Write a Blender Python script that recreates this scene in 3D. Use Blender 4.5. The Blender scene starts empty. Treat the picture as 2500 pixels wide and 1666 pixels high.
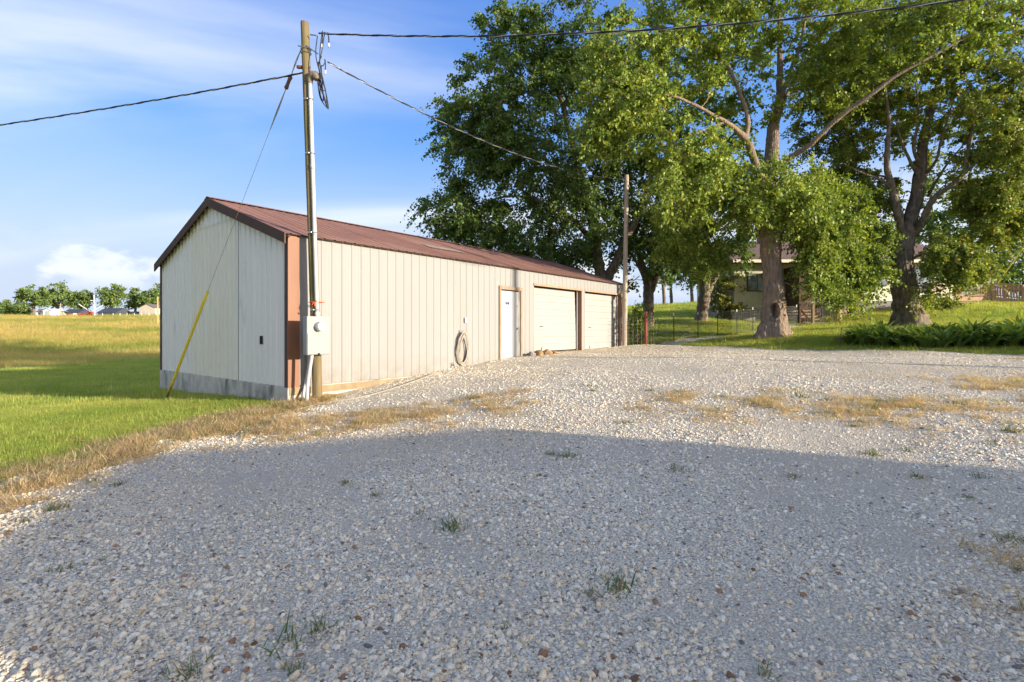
import bpy, math, random
import numpy as np
from mathutils import Vector, Matrix

R = math.radians
scene = bpy.context.scene
COL = scene.collection
rng = np.random.default_rng(7)
random.seed(7)

# ------------------------------------------------------------------ camera
F, PCX, HOR = 1239.0, 1250.0, 807.0           # focal length / centre / horizon measured on the 2500 px photograph
cam_data = bpy.data.cameras.new('camera')
cam = bpy.data.objects.new('camera', cam_data)
COL.objects.link(cam)
cam.location = (0, 0, 0)
cam.rotation_euler = (R(90), 0, 0)
cam_data.sensor_width = 36.0
cam_data.lens = F / 2500.0 * 36.0
cam_data.shift_y = -(833.0 - HOR) / 2500.0
cam_data.clip_start = 0.05
cam_data.clip_end = 5000
scene.camera = cam

# ------------------------------------------------------------------ sun and sky
SUN_EL = R(10.5)
SUN_H = (0.891, -0.454)                        # horizontal direction towards the sun
sun_data = bpy.data.lights.new('sun', 'SUN')
sun_data.energy = 2.0
sun_data.angle = R(0.53)
sun_data.color = (1.0, 0.90, 0.74)
sun = bpy.data.objects.new('sun', sun_data)
COL.objects.link(sun)
_d = Vector((-SUN_H[0] * math.cos(SUN_EL), -SUN_H[1] * math.cos(SUN_EL), -math.sin(SUN_EL)))
sun.rotation_euler = _d.to_track_quat('-Z', 'Y').to_euler()
sun.location = (40, -20, 30)

world = bpy.data.worlds.new('World')
scene.world = world
world.use_nodes = True
SKY_STRENGTH = 0.14
EXPOSURE = 2.15
CIRRUS_LOC = (10.1, 26.35, 0)
CUM_LOC = (14.35, 6.0, 0.2)


def build_world():
    nt = world.node_tree
    nt.nodes.clear()
    N, L = nt.nodes.new, nt.links.new
    out = N('ShaderNodeOutputWorld')
    bg = N('ShaderNodeBackground')
    bg.inputs['Strength'].default_value = SKY_STRENGTH
    sky = N('ShaderNodeTexSky')
    sky.sky_type = 'NISHITA'
    sky.sun_disc = False
    sky.sun_elevation = SUN_EL
    sky.sun_rotation = math.atan2(SUN_H[0], SUN_H[1])
    sky.altitude = 250
    sky.air_density = 1.4
    sky.dust_density = 8.0
    sky.ozone_density = 2.0
    hsv = N('ShaderNodeHueSaturation')
    hsv.inputs['Saturation'].default_value = 1.0
    hsv.inputs['Value'].default_value = 1.0
    L(sky.outputs[0], hsv.inputs['Color'])
    tint = N('ShaderNodeMix'); tint.data_type = 'RGBA'; tint.blend_type = 'MULTIPLY'; tint.inputs[0].default_value = 1.0
    L(hsv.outputs[0], tint.inputs[6]); tint.inputs[7].default_value = (0.74, 0.76, 0.74, 1)
    tc = N('ShaderNodeTexCoord')
    sep = N('ShaderNodeSeparateXYZ')
    L(tc.outputs['Generated'], sep.inputs[0])

    def math_(op, a, b=None, c=None, clamp=False):
        n = N('ShaderNodeMath'); n.operation = op; n.use_clamp = clamp
        for i, v in enumerate((a, b, c)):
            if v is None: continue
            if isinstance(v, (int, float)): n.inputs[i].default_value = v
            else: L(v, n.inputs[i])
        return n.outputs[0]

    def ramp(v, lo, hi):
        n = N('ShaderNodeMapRange'); n.interpolation_type = 'SMOOTHSTEP'
        L(v, n.inputs[0]); n.inputs[1].default_value = lo; n.inputs[2].default_value = hi
        return n.outputs[0]
    x, y, z = sep.outputs
    # cirrus: a thin high layer seen in perspective
    zz = math_('ADD', math_('MAXIMUM', z, 0.0), 0.22)
    u = math_('DIVIDE', x, zz); v = math_('DIVIDE', y, zz)
    comb = N('ShaderNodeCombineXYZ'); L(u, comb.inputs[0]); L(v, comb.inputs[1])
    mp = N('ShaderNodeMapping'); L(comb.outputs[0], mp.inputs[0])
    mp.inputs['Rotation'].default_value = (0, 0, R(-12)); mp.inputs['Scale'].default_value = (0.50, 1.15, 1)
    mp.inputs['Location'].default_value = CIRRUS_LOC
    nz = N('ShaderNodeTexNoise'); L(mp.outputs[0], nz.inputs['Vector'])
    nz.inputs['Scale'].default_value = 1.1; nz.inputs['Detail'].default_value = 7; nz.inputs['Roughness'].default_value = 0.5
    nz.inputs['Distortion'].default_value = 0.9
    big = N('ShaderNodeTexNoise'); L(mp.outputs[0], big.inputs['Vector'])
    big.inputs['Scale'].default_value = 0.55; big.inputs['Detail'].default_value = 2
    cir = math_('MULTIPLY', ramp(nz.outputs[0], 0.38, 0.72), ramp(big.outputs[0], 0.36, 0.58))
    left = ramp(math_('MULTIPLY', x, -1.0), -0.35, 0.65)          # thicker veil towards the west of the yard
    cir = math_('MULTIPLY', cir, math_('ADD', math_('MULTIPLY', left, 0.0), 1.0), clamp=True)
    # low cumulus heads near the horizon
    n2 = N('ShaderNodeTexNoise'); mp2 = N('ShaderNodeMapping'); L(tc.outputs['Generated'], mp2.inputs[0])
    mp2.inputs['Scale'].default_value = (1, 1, 1.9); mp2.inputs['Location'].default_value = CUM_LOC
    L(mp2.outputs[0], n2.inputs['Vector'])
    n2.inputs['Scale'].default_value = 9.0; n2.inputs['Detail'].default_value = 7; n2.inputs['Roughness'].default_value = 0.55
    n3 = N('ShaderNodeTexNoise'); L(mp2.outputs[0], n3.inputs['Vector']); n3.inputs['Scale'].default_value = 3.4; n3.inputs['Detail'].default_value = 1
    band = math_('MULTIPLY', ramp(z, 0.05, 0.09), ramp(math_('MULTIPLY', z, -1.0), -0.17, -0.125))
    cum = math_('MULTIPLY', ramp(math_('ADD', n2.outputs[0], math_('MULTIPLY', math_('SUBTRACT', n3.outputs[0], 0.5), 1.2)), 0.48, 0.62), band)
    # pale blue air close to the horizon
    cr = N('ShaderNodeValToRGB'); L(math_('MAXIMUM', z, 0.0), cr.inputs[0])
    el = cr.color_ramp.elements
    el[0].position = 0.0; el[0].color = (1.3, 1.48, 1.78, 1)
    el[1].position = 1.0; el[1].color = (0.14, 0.42, 1.2, 1)
    for ps, cc in ((0.10, (0.98, 1.28, 1.85)), (0.34, (0.17, 0.60, 1.72)), (0.53, (0.10, 0.40, 1.45))):
        e_ = el.new(ps); e_.color = (*cc, 1)
    mixg = N('ShaderNodeMix'); mixg.data_type = 'RGBA'; mixg.inputs[0].default_value = 0.74
    L(tint.outputs[2], mixg.inputs[6]); L(cr.outputs[0], mixg.inputs[7])
    veil = math_('MULTIPLY', math_('POWER', math_('SUBTRACT', 1.0, math_('MAXIMUM', math_('MINIMUM', z, 1.0), 0.0)), 10.0), 0.95)
    mixv = N('ShaderNodeMix'); mixv.data_type = 'RGBA'
    L(veil, mixv.inputs[0]); L(mixg.outputs[2], mixv.inputs[6]); mixv.inputs[7].default_value = (1.2, 1.38, 1.72, 1)
    cl = math_('MAXIMUM', math_('MULTIPLY', cir, 0.60), math_('MULTIPLY', cum, 0.55))
    mix = N('ShaderNodeMix'); mix.data_type = 'RGBA'
    L(cl, mix.inputs[0]); L(mixv.outputs[2], mix.inputs[6])
    mix.inputs[7].default_value = (1.95, 1.95, 1.95, 1)
    L(mix.outputs[2], bg.inputs['Color'])
    L(bg.outputs[0], out.inputs[0])


build_world()
world.cycles.sampling_method = 'MANUAL'
world.cycles.sample_map_resolution = 512
scene.view_settings.view_transform = 'Standard'
scene.view_settings.look = 'None'
scene.view_settings.gamma = 1.0
scene.view_settings.use_curve_mapping = False
scene.view_settings.exposure = EXPOSURE
scene.render.engine = 'CYCLES'
scene.cycles.max_bounces = 6
scene.cycles.diffuse_bounces = 3
scene.cycles.glossy_bounces = 2
scene.cycles.transmission_bounces = 4
scene.cycles.transparent_max_bounces = 8
scene.cycles.use_adaptive_sampling = True
scene.cycles.adaptive_threshold = 0.02

# ------------------------------------------------------------------ helpers
def P(px, py, depth):
    """World point seen at photo pixel (px, py) standing DEPTH metres in front of the camera."""
    return np.array([(px - PCX) / F * depth, depth, (HOR - py) / F * depth])


class MB:
    """Collects polygons; build() links them as one mesh object."""
    def __init__(self):
        self.v, self.f = [], []

    def add(self, verts, faces):
        o = len(self.v)
        self.v.extend([tuple(map(float, p)) for p in verts])
        self.f.extend([tuple(i + o for i in f) for f in faces])
        return self

    def box(self, lo, hi):
        (a, b, c), (d, e, g) = lo, hi
        return self.add([(a, b, c), (d, b, c), (d, e, c), (a, e, c), (a, b, g), (d, b, g), (d, e, g), (a, e, g)],
                        [(0, 3, 2, 1), (4, 5, 6, 7), (0, 1, 5, 4), (1, 2, 6, 5), (2, 3, 7, 6), (3, 0, 4, 7)])

    def cbox(self, lo, hi, b=0.01):
        """box with chamfered edges"""
        lo, hi = np.array(lo, float), np.array(hi, float)
        vs = []
        for sx in (0, 1):
            for sy in (0, 1):
                for sz in (0, 1):
                    c = np.array([hi[0] if sx else lo[0], hi[1] if sy else lo[1], hi[2] if sz else lo[2]])
                    s = np.array([-1 if sx else 1, -1 if sy else 1, -1 if sz else 1]) * b
                    vs += [c + s * (0, 1, 1), c + s * (1, 0, 1), c + s * (1, 1, 0)]
        I = lambda sx, sy, sz, k: (sx * 4 + sy * 2 + sz) * 3 + k
        fs = []
        for k, s in ((0, 0), (0, 1)):
            fs.append([I(s, 0, 0, 0), I(s, 1, 0, 0), I(s, 1, 1, 0), I(s, 0, 1, 0)])
        for s in (0, 1):
            fs.append([I(0, s, 0, 1), I(1, s, 0, 1), I(1, s, 1, 1), I(0, s, 1, 1)])
            fs.append([I(0, 0, s, 2), I(1, 0, s, 2), I(1, 1, s, 2), I(0, 1, s, 2)])
        for a in (0, 1):
            for c in (0, 1):
                fs.append([I(a, c, 0, 0), I(a, c, 1, 0), I(a, c, 1, 1), I(a, c, 0, 1)])
                fs.append([I(a, 0, c, 0), I(a, 1, c, 0), I(a, 1, c, 2), I(a, 0, c, 2)])
                fs.append([I(0, a, c, 1), I(1, a, c, 1), I(1, a, c, 2), I(0, a, c, 2)])
        for a in (0, 1):
            for c in (0, 1):
                for e in (0, 1):
                    fs.append([I(a, c, e, 0), I(a, c, e, 1), I(a, c, e, 2)])
        return self.add(vs, fs)

    def tube(self, pts, rad, sides=8, cap=True, jitter=None):
        pts = np.asarray(pts, float); n = len(pts)
        rad = np.full(n, rad) if np.isscalar(rad) else np.asarray(rad, float)
        t = np.gradient(pts, axis=0)
        t /= np.linalg.norm(t, axis=1)[:, None] + 1e-12
        ref = np.array([0, 0, 1.0]) if abs(t[0][2]) < 0.9 else np.array([1.0, 0, 0])
        nn = np.cross(t[0], ref); nn /= np.linalg.norm(nn)
        o = len(self.v)
        for i in range(n):
            nn = nn - t[i] * np.dot(nn, t[i]); nn /= np.linalg.norm(nn) + 1e-12
            b = np.cross(t[i], nn)
            for k in range(sides):
                a = 2 * math.pi * k / sides
                q = pts[i] + rad[i] * (math.cos(a) * nn + math.sin(a) * b)
                self.v.append((float(q[0]), float(q[1]), float(q[2])))
        for i in range(n - 1):
            for k in range(sides):
                k2 = (k + 1) % sides
                self.f.append((o + i * sides + k, o + i * sides + k2, o + (i + 1) * sides + k2, o + (i + 1) * sides + k))
        if cap:
            self.f.append(tuple(o + k for k in reversed(range(sides))))
            self.f.append(tuple(o + (n - 1) * sides + k for k in range(sides)))
        return self

    def lathe(self, prof, centre, axis=(0, 0, 1), sides=20):
        """prof: list of (radius, distance along axis)"""
        ax = np.array(axis, float); ax /= np.linalg.norm(ax)
        ref = np.array([0, 0, 1.0]) if abs(ax[2]) < 0.9 else np.array([1.0, 0, 0])
        n = np.cross(ax, ref); n /= np.linalg.norm(n); b = np.cross(ax, n)
        c = np.array(centre, float); vs, fs = [], []
        for r, d in prof:
            for k in range(sides):
                a = 2 * math.pi * k / sides
                vs.append(c + ax * d + r * (math.cos(a) * n + math.sin(a) * b))
        for i in range(len(prof) - 1):
            for k in range(sides):
                k2 = (k + 1) % sides
                fs.append((i * sides + k, i * sides + k2, (i + 1) * sides + k2, (i + 1) * sides + k))
        fs.append(tuple(reversed(range(sides))))
        fs.append(tuple((len(prof) - 1) * sides + k for k in range(sides)))
        return self.add(vs, fs)

    def build(self, name, mat, parent=None, smooth=False, loc=None):
        me = bpy.data.meshes.new(name)
        me.from_pydata(self.v, [], self.f)
        return link(name, me, mat, parent, smooth, loc)


def link(name, me, mat, parent=None, smooth=False, loc=None):
    if mat is not None:
        me.materials.append(mat)
    if smooth:
        me.polygons.foreach_set('use_smooth', [True] * len(me.polygons))
    me.update()
    o = bpy.data.objects.new(name, me)
    COL.objects.link(o)
    if parent is not None:
        o.parent = parent
    if loc is not None:
        o.location = loc
    return o


def np_mesh(name, V, Fq, col=None):
    """Mesh from numpy arrays: V (n,3), Fq (m,3|4); optional per-vertex colour."""
    me = bpy.data.meshes.new(name)
    V = np.ascontiguousarray(V, dtype=np.float32); Fq = np.ascontiguousarray(Fq, dtype=np.int32)
    k = Fq.shape[1]
    me.vertices.add(len(V)); me.vertices.foreach_set('co', V.ravel())
    me.loops.add(Fq.size); me.loops.foreach_set('vertex_index', Fq.ravel())
    me.polygons.add(len(Fq))
    me.polygons.foreach_set('loop_start', np.arange(0, Fq.size, k, dtype=np.int32))
    if col is not None:
        a = me.attributes.new('col', 'FLOAT_COLOR', 'POINT')
        c = np.ones((len(V), 4), np.float32); c[:, :3] = col
        a.data.foreach_set('color', c.ravel())
    me.update(calc_edges=True)
    me.validate()
    return me


def thing(name, label, cat, loc=(0, 0, 0), rotz=0.0, group=None):
    o = bpy.data.objects.new(name, None)
    o.empty_display_size = 0.2
    COL.objects.link(o)
    o.location = loc; o.rotation_euler = (0, 0, rotz)
    return tag(o, label, cat, group)


def tag(o, label, cat, group=None):
    o['label'] = label; o['category'] = cat
    if group: o['group'] = group
    return o


def setting(o, kind='structure', label=None, cat=None):
    o['kind'] = kind
    if label: o['label'] = label
    if cat: o['category'] = cat
    return o


def dup(root, loc=None, rotz=None, label=None, scale=None):
    r = root.copy(); COL.objects.link(r)
    if loc is not None: r.location = loc
    if rotz is not None: r.rotation_euler = (r.rotation_euler[0], r.rotation_euler[1], rotz)
    if scale is not None: r.scale = scale if hasattr(scale, '__len__') else (scale,) * 3
    if label: r['label'] = label
    for ch in list(root.children):
        c = ch.copy(); COL.objects.link(c); c.parent = r
        for g in list(ch.children):
            d = g.copy(); COL.objects.link(d); d.parent = c
    return r


def smooth_path(pts, n=8):
    """Catmull-Rom through rows of pts (any number of columns)."""
    p = np.asarray(pts, float)
    p = np.vstack([2 * p[0] - p[1], p, 2 * p[-1] - p[-2]])
    out = []
    for i in range(1, len(p) - 2):
        for k in range(n):
            t = k / n
            out.append(0.5 * (2 * p[i] + (p[i + 1] - p[i - 1]) * t + (2 * p[i - 1] - 5 * p[i] + 4 * p[i + 1] - p[i + 2]) * t * t
                              + (-p[i - 1] + 3 * p[i] - 3 * p[i + 1] + p[i + 2]) * t ** 3))
    out.append(p[-2])
    return np.array(out)


def vnoise(x, y, seed=0):
    """cheap smooth value noise in [0,1]"""
    x = np.asarray(x, float); y = np.asarray(y, float)
    xi = np.floor(x).astype(np.int64); yi = np.floor(y).astype(np.int64)
    fx = x - xi; fy = y - yi
    fx = fx * fx * (3 - 2 * fx); fy = fy * fy * (3 - 2 * fy)

    def h(a, b):
        n = (a * 374761393 + b * 668265263 + seed * 974711) & 0x7fffffff
        n = ((n ^ (n >> 13)) * 1274126177) & 0x7fffffff
        return ((n ^ (n >> 16)) & 0xffff) / 65535.0
    return (h(xi, yi) * (1 - fx) + h(xi + 1, yi) * fx) * (1 - fy) + (h(xi, yi + 1) * (1 - fx) + h(xi + 1, yi + 1) * fx) * fy


def fbm(x, y, seed=0, oct=4):
    s, a, t = 0.0, 0.5, 0.0
    for k in range(oct):
        s = s + a * vnoise(x * 2 ** k, y * 2 ** k, seed + k * 17); t += a; a *= 0.5
    return s / t


# ------------------------------------------------------------------ materials
def mat(name, c1, c2=None, scale=6.0, rough=0.7, bump=0.0, metal=0.0, stretch=(1, 1, 1), detail=5, contrast=(0.35, 0.65), spec=0.3,
        c3=None, scale3=1.5, c3range=(0.55, 0.75), stretch3=(1, 1, 1), bscale=None, obj=False):
    """Two-tone noise material with an optional third blotch colour and bump; coordinates are metres in the world."""
    m = bpy.data.materials.new(name); m.use_nodes = True
    nt = m.node_tree; N, L = nt.nodes.new, nt.links.new
    b = nt.nodes['Principled BSDF']
    b.inputs['Roughness'].default_value = rough; b.inputs['Metallic'].default_value = metal
    b.inputs['Specular IOR Level'].default_value = spec
    b.inputs['Base Color'].default_value = (*c1, 1)
    if obj:
        tcn = N('ShaderNodeTexCoord'); src = tcn.outputs['Object']
    else:
        g = N('ShaderNodeNewGeometry'); src = g.outputs['Position']

    def noise(sc, st, det=detail):
        mp = N('ShaderNodeMapping'); mp.inputs['Scale'].default_value = st
        L(src, mp.inputs[0])
        n = N('ShaderNodeTexNoise'); n.inputs['Scale'].default_value = sc; n.inputs['Detail'].default_value = det
        L(mp.outputs[0], n.inputs['Vector'])
        return n.outputs[0]

    def rng_(v, lo, hi):
        r = N('ShaderNodeMapRange'); L(v, r.inputs[0]); r.inputs[1].default_value = lo; r.inputs[2].default_value = hi
        return r.outputs[0]
    colsock = None
    nz = None
    if c2 is not None:
        nz = noise(scale, stretch)
        mx = N('ShaderNodeMix'); mx.data_type = 'RGBA'
        L(rng_(nz, *contrast), mx.inputs[0]); mx.inputs[6].default_value = (*c1, 1); mx.inputs[7].default_value = (*c2, 1)
        colsock = mx.outputs[2]
    if c3 is not None:
        n3 = noise(scale3, stretch3)
        mx3 = N('ShaderNodeMix'); mx3.data_type = 'RGBA'
        L(rng_(n3, *c3range), mx3.inputs[0])
        if colsock is not None: L(colsock, mx3.inputs[6])
        else: mx3.inputs[6].default_value = (*c1, 1)
        mx3.inputs[7].default_value = (*c3, 1)
        colsock = mx3.outputs[2]
    if colsock is not None:
        L(colsock, b.inputs['Base Color'])
    if bump:
        bn = noise(bscale or scale * 2.2, stretch)
        bp = N('ShaderNodeBump'); bp.inputs['Strength'].default_value = 1.0; bp.inputs['Distance'].default_value = bump
        L(bn, bp.inputs['Height']); L(bp.outputs[0], b.inputs['Normal'])
    return m


def leaf_mat(name, transl=0.35, instancer=False, rough=0.5, tint=(1, 1, 1)):
    """Foliage: colour from the 'col' attribute, part of the light passes through the blade."""
    m = bpy.data.materials.new(name); m.use_nodes = True
    nt = m.node_tree; N, L = nt.nodes.new, nt.links.new
    b = nt.nodes['Principled BSDF']; out = nt.nodes['Material Output']
    b.inputs['Roughness'].default_value = rough; b.inputs['Specular IOR Level'].default_value = 0.35
    a = N('ShaderNodeAttribute'); a.attribute_name = 'col'
    if instancer: a.attribute_type = 'INSTANCER'
    L(a.outputs['Color'], b.inputs['Base Color'])
    tr = N('ShaderNodeBsdfTranslucent')
    mul = N('ShaderNodeMix'); mul.data_type = 'RGBA'; mul.blend_type = 'MULTIPLY'; mul.inputs[0].default_value = 1.0
    L(a.outputs['Color'], mul.inputs[6]); mul.inputs[7].default_value = (1.5, 1.45, 0.7, 1)
    L(mul.outputs[2], tr.inputs['Color'])
    ms = N('ShaderNodeMixShader'); ms.inputs[0].default_value = transl
    L(b.outputs[0], ms.inputs[1]); L(tr.outputs[0], ms.inputs[2]); L(ms.outputs[0], out.inputs[0])
    return m


def attr_mat(name, rough=0.85, bump=0.0, instancer=True, vary=0.18):
    m = bpy.data.materials.new(name); m.use_nodes = True
    nt = m.node_tree; N, L = nt.nodes.new, nt.links.new
    b = nt.nodes['Principled BSDF']; b.inputs['Roughness'].default_value = rough; b.inputs['Specular IOR Level'].default_value = 0.25
    a = N('ShaderNodeAttribute'); a.attribute_name = 'col'
    if instancer: a.attribute_type = 'INSTANCER'
    g = N('ShaderNodeNewGeometry'); n = N('ShaderNodeTexNoise'); n.inputs['Scale'].default_value = 90; n.inputs['Detail'].default_value = 3
    L(g.outputs['Position'], n.inputs['Vector'])
    r = N('ShaderNodeMapRange'); L(n.outputs[0], r.inputs[0]); r.inputs[1].default_value = 0.3; r.inputs[2].default_value = 0.7
    r.inputs[3].default_value = 1 - vary; r.inputs[4].default_value = 1 + vary
    mul = N('ShaderNodeVectorMath'); mul.operation = 'SCALE'; L(a.outputs['Color'], mul.inputs[0]); L(r.outputs[0], mul.inputs['Scale'])
    L(mul.outputs[0], b.inputs['Base Color'])
    if bump:
        bp = N('ShaderNodeBump'); bp.inputs['Distance'].default_value = bump; L(n.outputs[0], bp.inputs['Height']); L(bp.outputs[0], b.inputs['Normal'])
    return m


def scatter(name, pts, rot, scl, col, idx, sources, kind='stuff', label=None, cat=None):
    """One object that instances the SOURCES meshes on points (geometry nodes)."""
    n = len(pts)
    me = bpy.data.meshes.new(name)
    me.vertices.add(n); me.vertices.foreach_set('co', np.ascontiguousarray(pts, np.float32).ravel())
    for nm, tp, key, arr in (('rot', 'FLOAT_VECTOR', 'vector', rot), ('scl', 'FLOAT_VECTOR', 'vector', scl)):
        a = me.attributes.new(nm, tp, 'POINT'); a.data.foreach_set(key, np.ascontiguousarray(arr, np.float32).ravel())
    a = me.attributes.new('idx', 'INT', 'POINT'); a.data.foreach_set('value', np.ascontiguousarray(idx, np.int32))
    a = me.attributes.new('col', 'FLOAT_COLOR', 'POINT'); c = np.ones((n, 4), np.float32); c[:, :3] = col
    a.data.foreach_set('color', c.ravel())
    me.update()
    o = bpy.data.objects.new(name, me); COL.objects.link(o)
    ng = bpy.data.node_groups.new(name + '_nodes', 'GeometryNodeTree')
    ng.interface.new_socket('Geometry', in_out='INPUT', socket_type='NodeSocketGeometry')
    ng.interface.new_socket('Geometry', in_out='OUTPUT', socket_type='NodeSocketGeometry')
    N, L = ng.nodes.new, ng.links.new
    gi, go = N('NodeGroupInput'), N('NodeGroupOutput')
    ip = N('GeometryNodeInstanceOnPoints'); jn = N('GeometryNodeJoinGeometry')
    for s in sources:
        oi = N('GeometryNodeObjectInfo'); oi.inputs['Object'].default_value = s; oi.inputs['As Instance'].default_value = True
        L(oi.outputs['Geometry'], jn.inputs[0])

    def named(nm, tp):
        a = N('GeometryNodeInputNamedAttribute'); a.data_type = tp; a.inputs['Name'].default_value = nm
        return a.outputs['Attribute']
    L(gi.outputs[0], ip.inputs['Points']); L(jn.outputs[0], ip.inputs['Instance'])
    ip.inputs['Pick Instance'].default_value = True
    L(named('idx', 'INT'), ip.inputs['Instance Index'])
    er = N('FunctionNodeEulerToRotation'); L(named('rot', 'FLOAT_VECTOR'), er.inputs[0]); L(er.outputs[0], ip.inputs['Rotation'])
    L(named('scl', 'FLOAT_VECTOR'), ip.inputs['Scale'])
    L(ip.outputs[0], go.inputs[0])
    md = o.modifiers.new('scatter', 'NODES'); md.node_group = ng
    return setting(o, kind, label, cat)


def source(name, V, Fq, m, smooth=False):
    """A mesh object kept out of the scene, only used as an instance source."""
    me = bpy.data.meshes.new(name)
    me.from_pydata([tuple(map(float, v)) for v in V], [], [tuple(f) for f in Fq]); me.materials.append(m)
    if smooth: me.polygons.foreach_set('use_smooth', [True] * len(me.polygons))
    me.update()
    return bpy.data.objects.new(name, me)

# ------------------------------------------------------------------ terrain
CTRL = np.array([
    (0, -3, -1.5), (0, 1, -1.5), (-4, 1, -1.58), (4, 1, -1.40), (-4, 5, -1.60), (-9, 3, -1.75), (-9, 9, -1.80), (0, 5, -1.43), (0, 9.5, -1.22),
    (5, 5, -1.22), (10, 4, -1.08), (-4.66, 10.3, -1.526), (-4.0, 10.5, -1.47), (-2.3, 13.2, -1.19), (0, 16.1, -0.89), (4.8, 22.0, -0.73),
    (5, 13.7, -0.79), (8.3, 12, -0.80), (10.8, 10.7, -0.84), (9.6, 17, -0.69), (7.2, 20.6, -0.65), (14.3, 14.2, -0.72), (20, 12, -0.55),
    (10.2, 20, -0.26), (13.3, 16.3, -0.50), (17.2, 22, 0.15), (5.6, 21.2, -0.66), (7.1, 22.2, -0.55), (9, 24.6, -0.40), (12.2, 25.5, -0.2),
    (5.5, 19.6, -0.74), (6.6, 18.6, -0.75), (8.2, 20.2, -0.58), (6.3, 21.5, -0.65), (3.0, 17.9, -0.84), (4.2, 19.6, -0.78), (2.2, 19.2, -0.80),
    (14, 31, 0.4), (18.5, 30, 0.28), (22, 31.5, 1.05), (27.7, 32, 1.45), (33, 35, 1.85), (38, 32, 1.75), (30, 30, 1.38), (24, 24, 0.5), (26, 18, 0.0), (30, 10, -0.3),
    (11.3, 30, 0.5), (5, 30, 0.2), (7, 60, 2.0), (25, 60, 3.3), (0, 120, 4.5), (40, 120, 5.0), (-10.36, 15.05, -1.87), (-8.7, 12.6, -1.75),
    (-16.8, 16.6, -2.18), (-27, 39, -2.6), (-10, 32, -1.9), (0, 30, -0.6), (-33, 47.5, -2.65), (-36, 36, -2.7), (-60, 60, -2.9), (-45, 62, -2.85), (-62, 90, -0.7),
    (-85, 85, -1.0), (-25, 70, -1.5), (-120, 125, 1.8), (-95, 132, 2.0), (-200, 200, 6.0), (-140, 200, 6.0), (-100, 200, 6.2), (-170, 160, 3.8), (0, 200, 6.5), (100, 200, 7.5), (200, 200, 9),
    (200, 50, 4), (200, -50, 2), (-200, 50, -1), (-200, -50, -2), (0, -60, -2), (60, -40, -1), (-60, -40, -2.5), (0, -200, -3), (-30, 10, -2.5), (-50, 20, -2.8),
    (-80, 250, 6.0), (-250, 250, 6.0), (100, 260, 7.5)], float)


def _rbf_setup():
    X = CTRL[:, :2]; n = len(X)
    D = np.sqrt(((X[:, None] - X[None]) ** 2).sum(-1) + 1.5)
    A = np.zeros((n + 3, n + 3)); A[:n, :n] = D + np.eye(n) * 0.02; A[:n, n] = 1; A[:n, n + 1:] = X; A[n, :n] = 1; A[n + 1:, :n] = X.T
    b = np.zeros(n + 3); b[:n] = CTRL[:, 2]
    return np.linalg.solve(A, b)


_W = _rbf_setup()


def ground(x, y):
    x = np.atleast_1d(np.asarray(x, float)).ravel(); y = np.atleast_1d(np.asarray(y, float)).ravel()
    r = np.hypot(x, y); k = np.minimum(1.0, 270.0 / np.maximum(r, 1e-6))
    x, y = x * k, y * k
    out = np.empty(len(x))
    for s in range(0, len(x), 40000):
        a, b = x[s:s + 40000], y[s:s + 40000]
        D = np.sqrt((a[:, None] - CTRL[None, :, 0]) ** 2 + (b[:, None] - CTRL[None, :, 1]) ** 2 + 1.5)
        out[s:s + 40000] = D @ _W[:-3] + _W[-3] + a * _W[-2] + b * _W[-1]
    return out


def gz(x, y):
    return float(ground(x, y)[0])


def inside(x, y, poly):
    p = np.asarray(poly, float); c = np.zeros(np.shape(x), bool); j = len(p) - 1
    for i in range(len(p)):
        xi, yi = p[i]; xj, yj = p[j]
        hit = ((yi > y) != (yj > y)) & (x < (xj - xi) * (y - yi) / (yj - yi + 1e-12) + xi)
        c ^= hit; j = i
    return c


def edge_dist(x, y, line):
    p = np.asarray(line, float); d = np.full(np.shape(x), 1e9)
    for a, b in zip(p[:-1], p[1:]):
        ab = b - a; t = np.clip(((x - a[0]) * ab[0] + (y - a[1]) * ab[1]) / (ab @ ab), 0, 1)
        d = np.minimum(d, np.hypot(x - a[0] - t * ab[0], y - a[1] - t * ab[1]))
    return d


# barn frame
BC = np.array([-4.567, 10.375]); BL, BW = 15.1, 7.55
BA = math.atan2(0.778, 0.628)
UL = np.array([math.cos(BA), math.sin(BA)]); UG = np.array([-math.sin(BA), math.cos(BA)])
bpt = lambda t, s: BC + UL * t + UG * s
BARN = [bpt(0, 0), bpt(BL, 0), bpt(BL, BW), bpt(0, BW)]

GRAVEL_W = [(-6.2, -15), (-5.6, -3), (-5.25, 2), (-5.2, 5.2), (-5.35, 6.5), (-5.1, 7.8), (-4.75, 8.8), (-4.35, 9.8), (-4.3, 10.4)]
GRAVEL_E = [(6.9, 20.9), (8.2, 18.7), (9.6, 17.0), (11.8, 15.4), (14.3, 14.2), (20, 11.3), (30, 5.5), (42, -4)]
GRAVEL = GRAVEL_W + [tuple(bpt(1, 0.3)), tuple(bpt(BL + 0.15, 0.3)), (5.5, 21.5), (7.0, 22.5), (9, 24.9), (12.2, 26.0), (16.4, 30.1), (18.7, 30.1),
                     (13.0, 25.3), (9.7, 22.5)] + GRAVEL_E + [(42, -15)]
LAWN = [(-70, -15), (-70, 26), (-42, 34), (-37, 37.5), (-34.5, 46), (-22, 52), (-4, 50), (-3, 130), (70, 130), (70, -15)]


def in_gravel(x, y):
    wob = (fbm(x * 0.9, y * 0.9, 3) - 0.5) * 1.1 + (fbm(x * 4, y * 4, 9) - 0.5) * 0.35
    d = edge_dist(x, y, GRAVEL_W + [(x_, y_) for x_, y_ in []]) if False else None
    return inside(x + wob * 0.75, y + wob * 0.75, GRAVEL)


def in_lawn(x, y):
    w = (fbm(x * 0.35, y * 0.35, 5) - 0.5) * 1.6
    return inside(x + w, y + w, LAWN)


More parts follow.
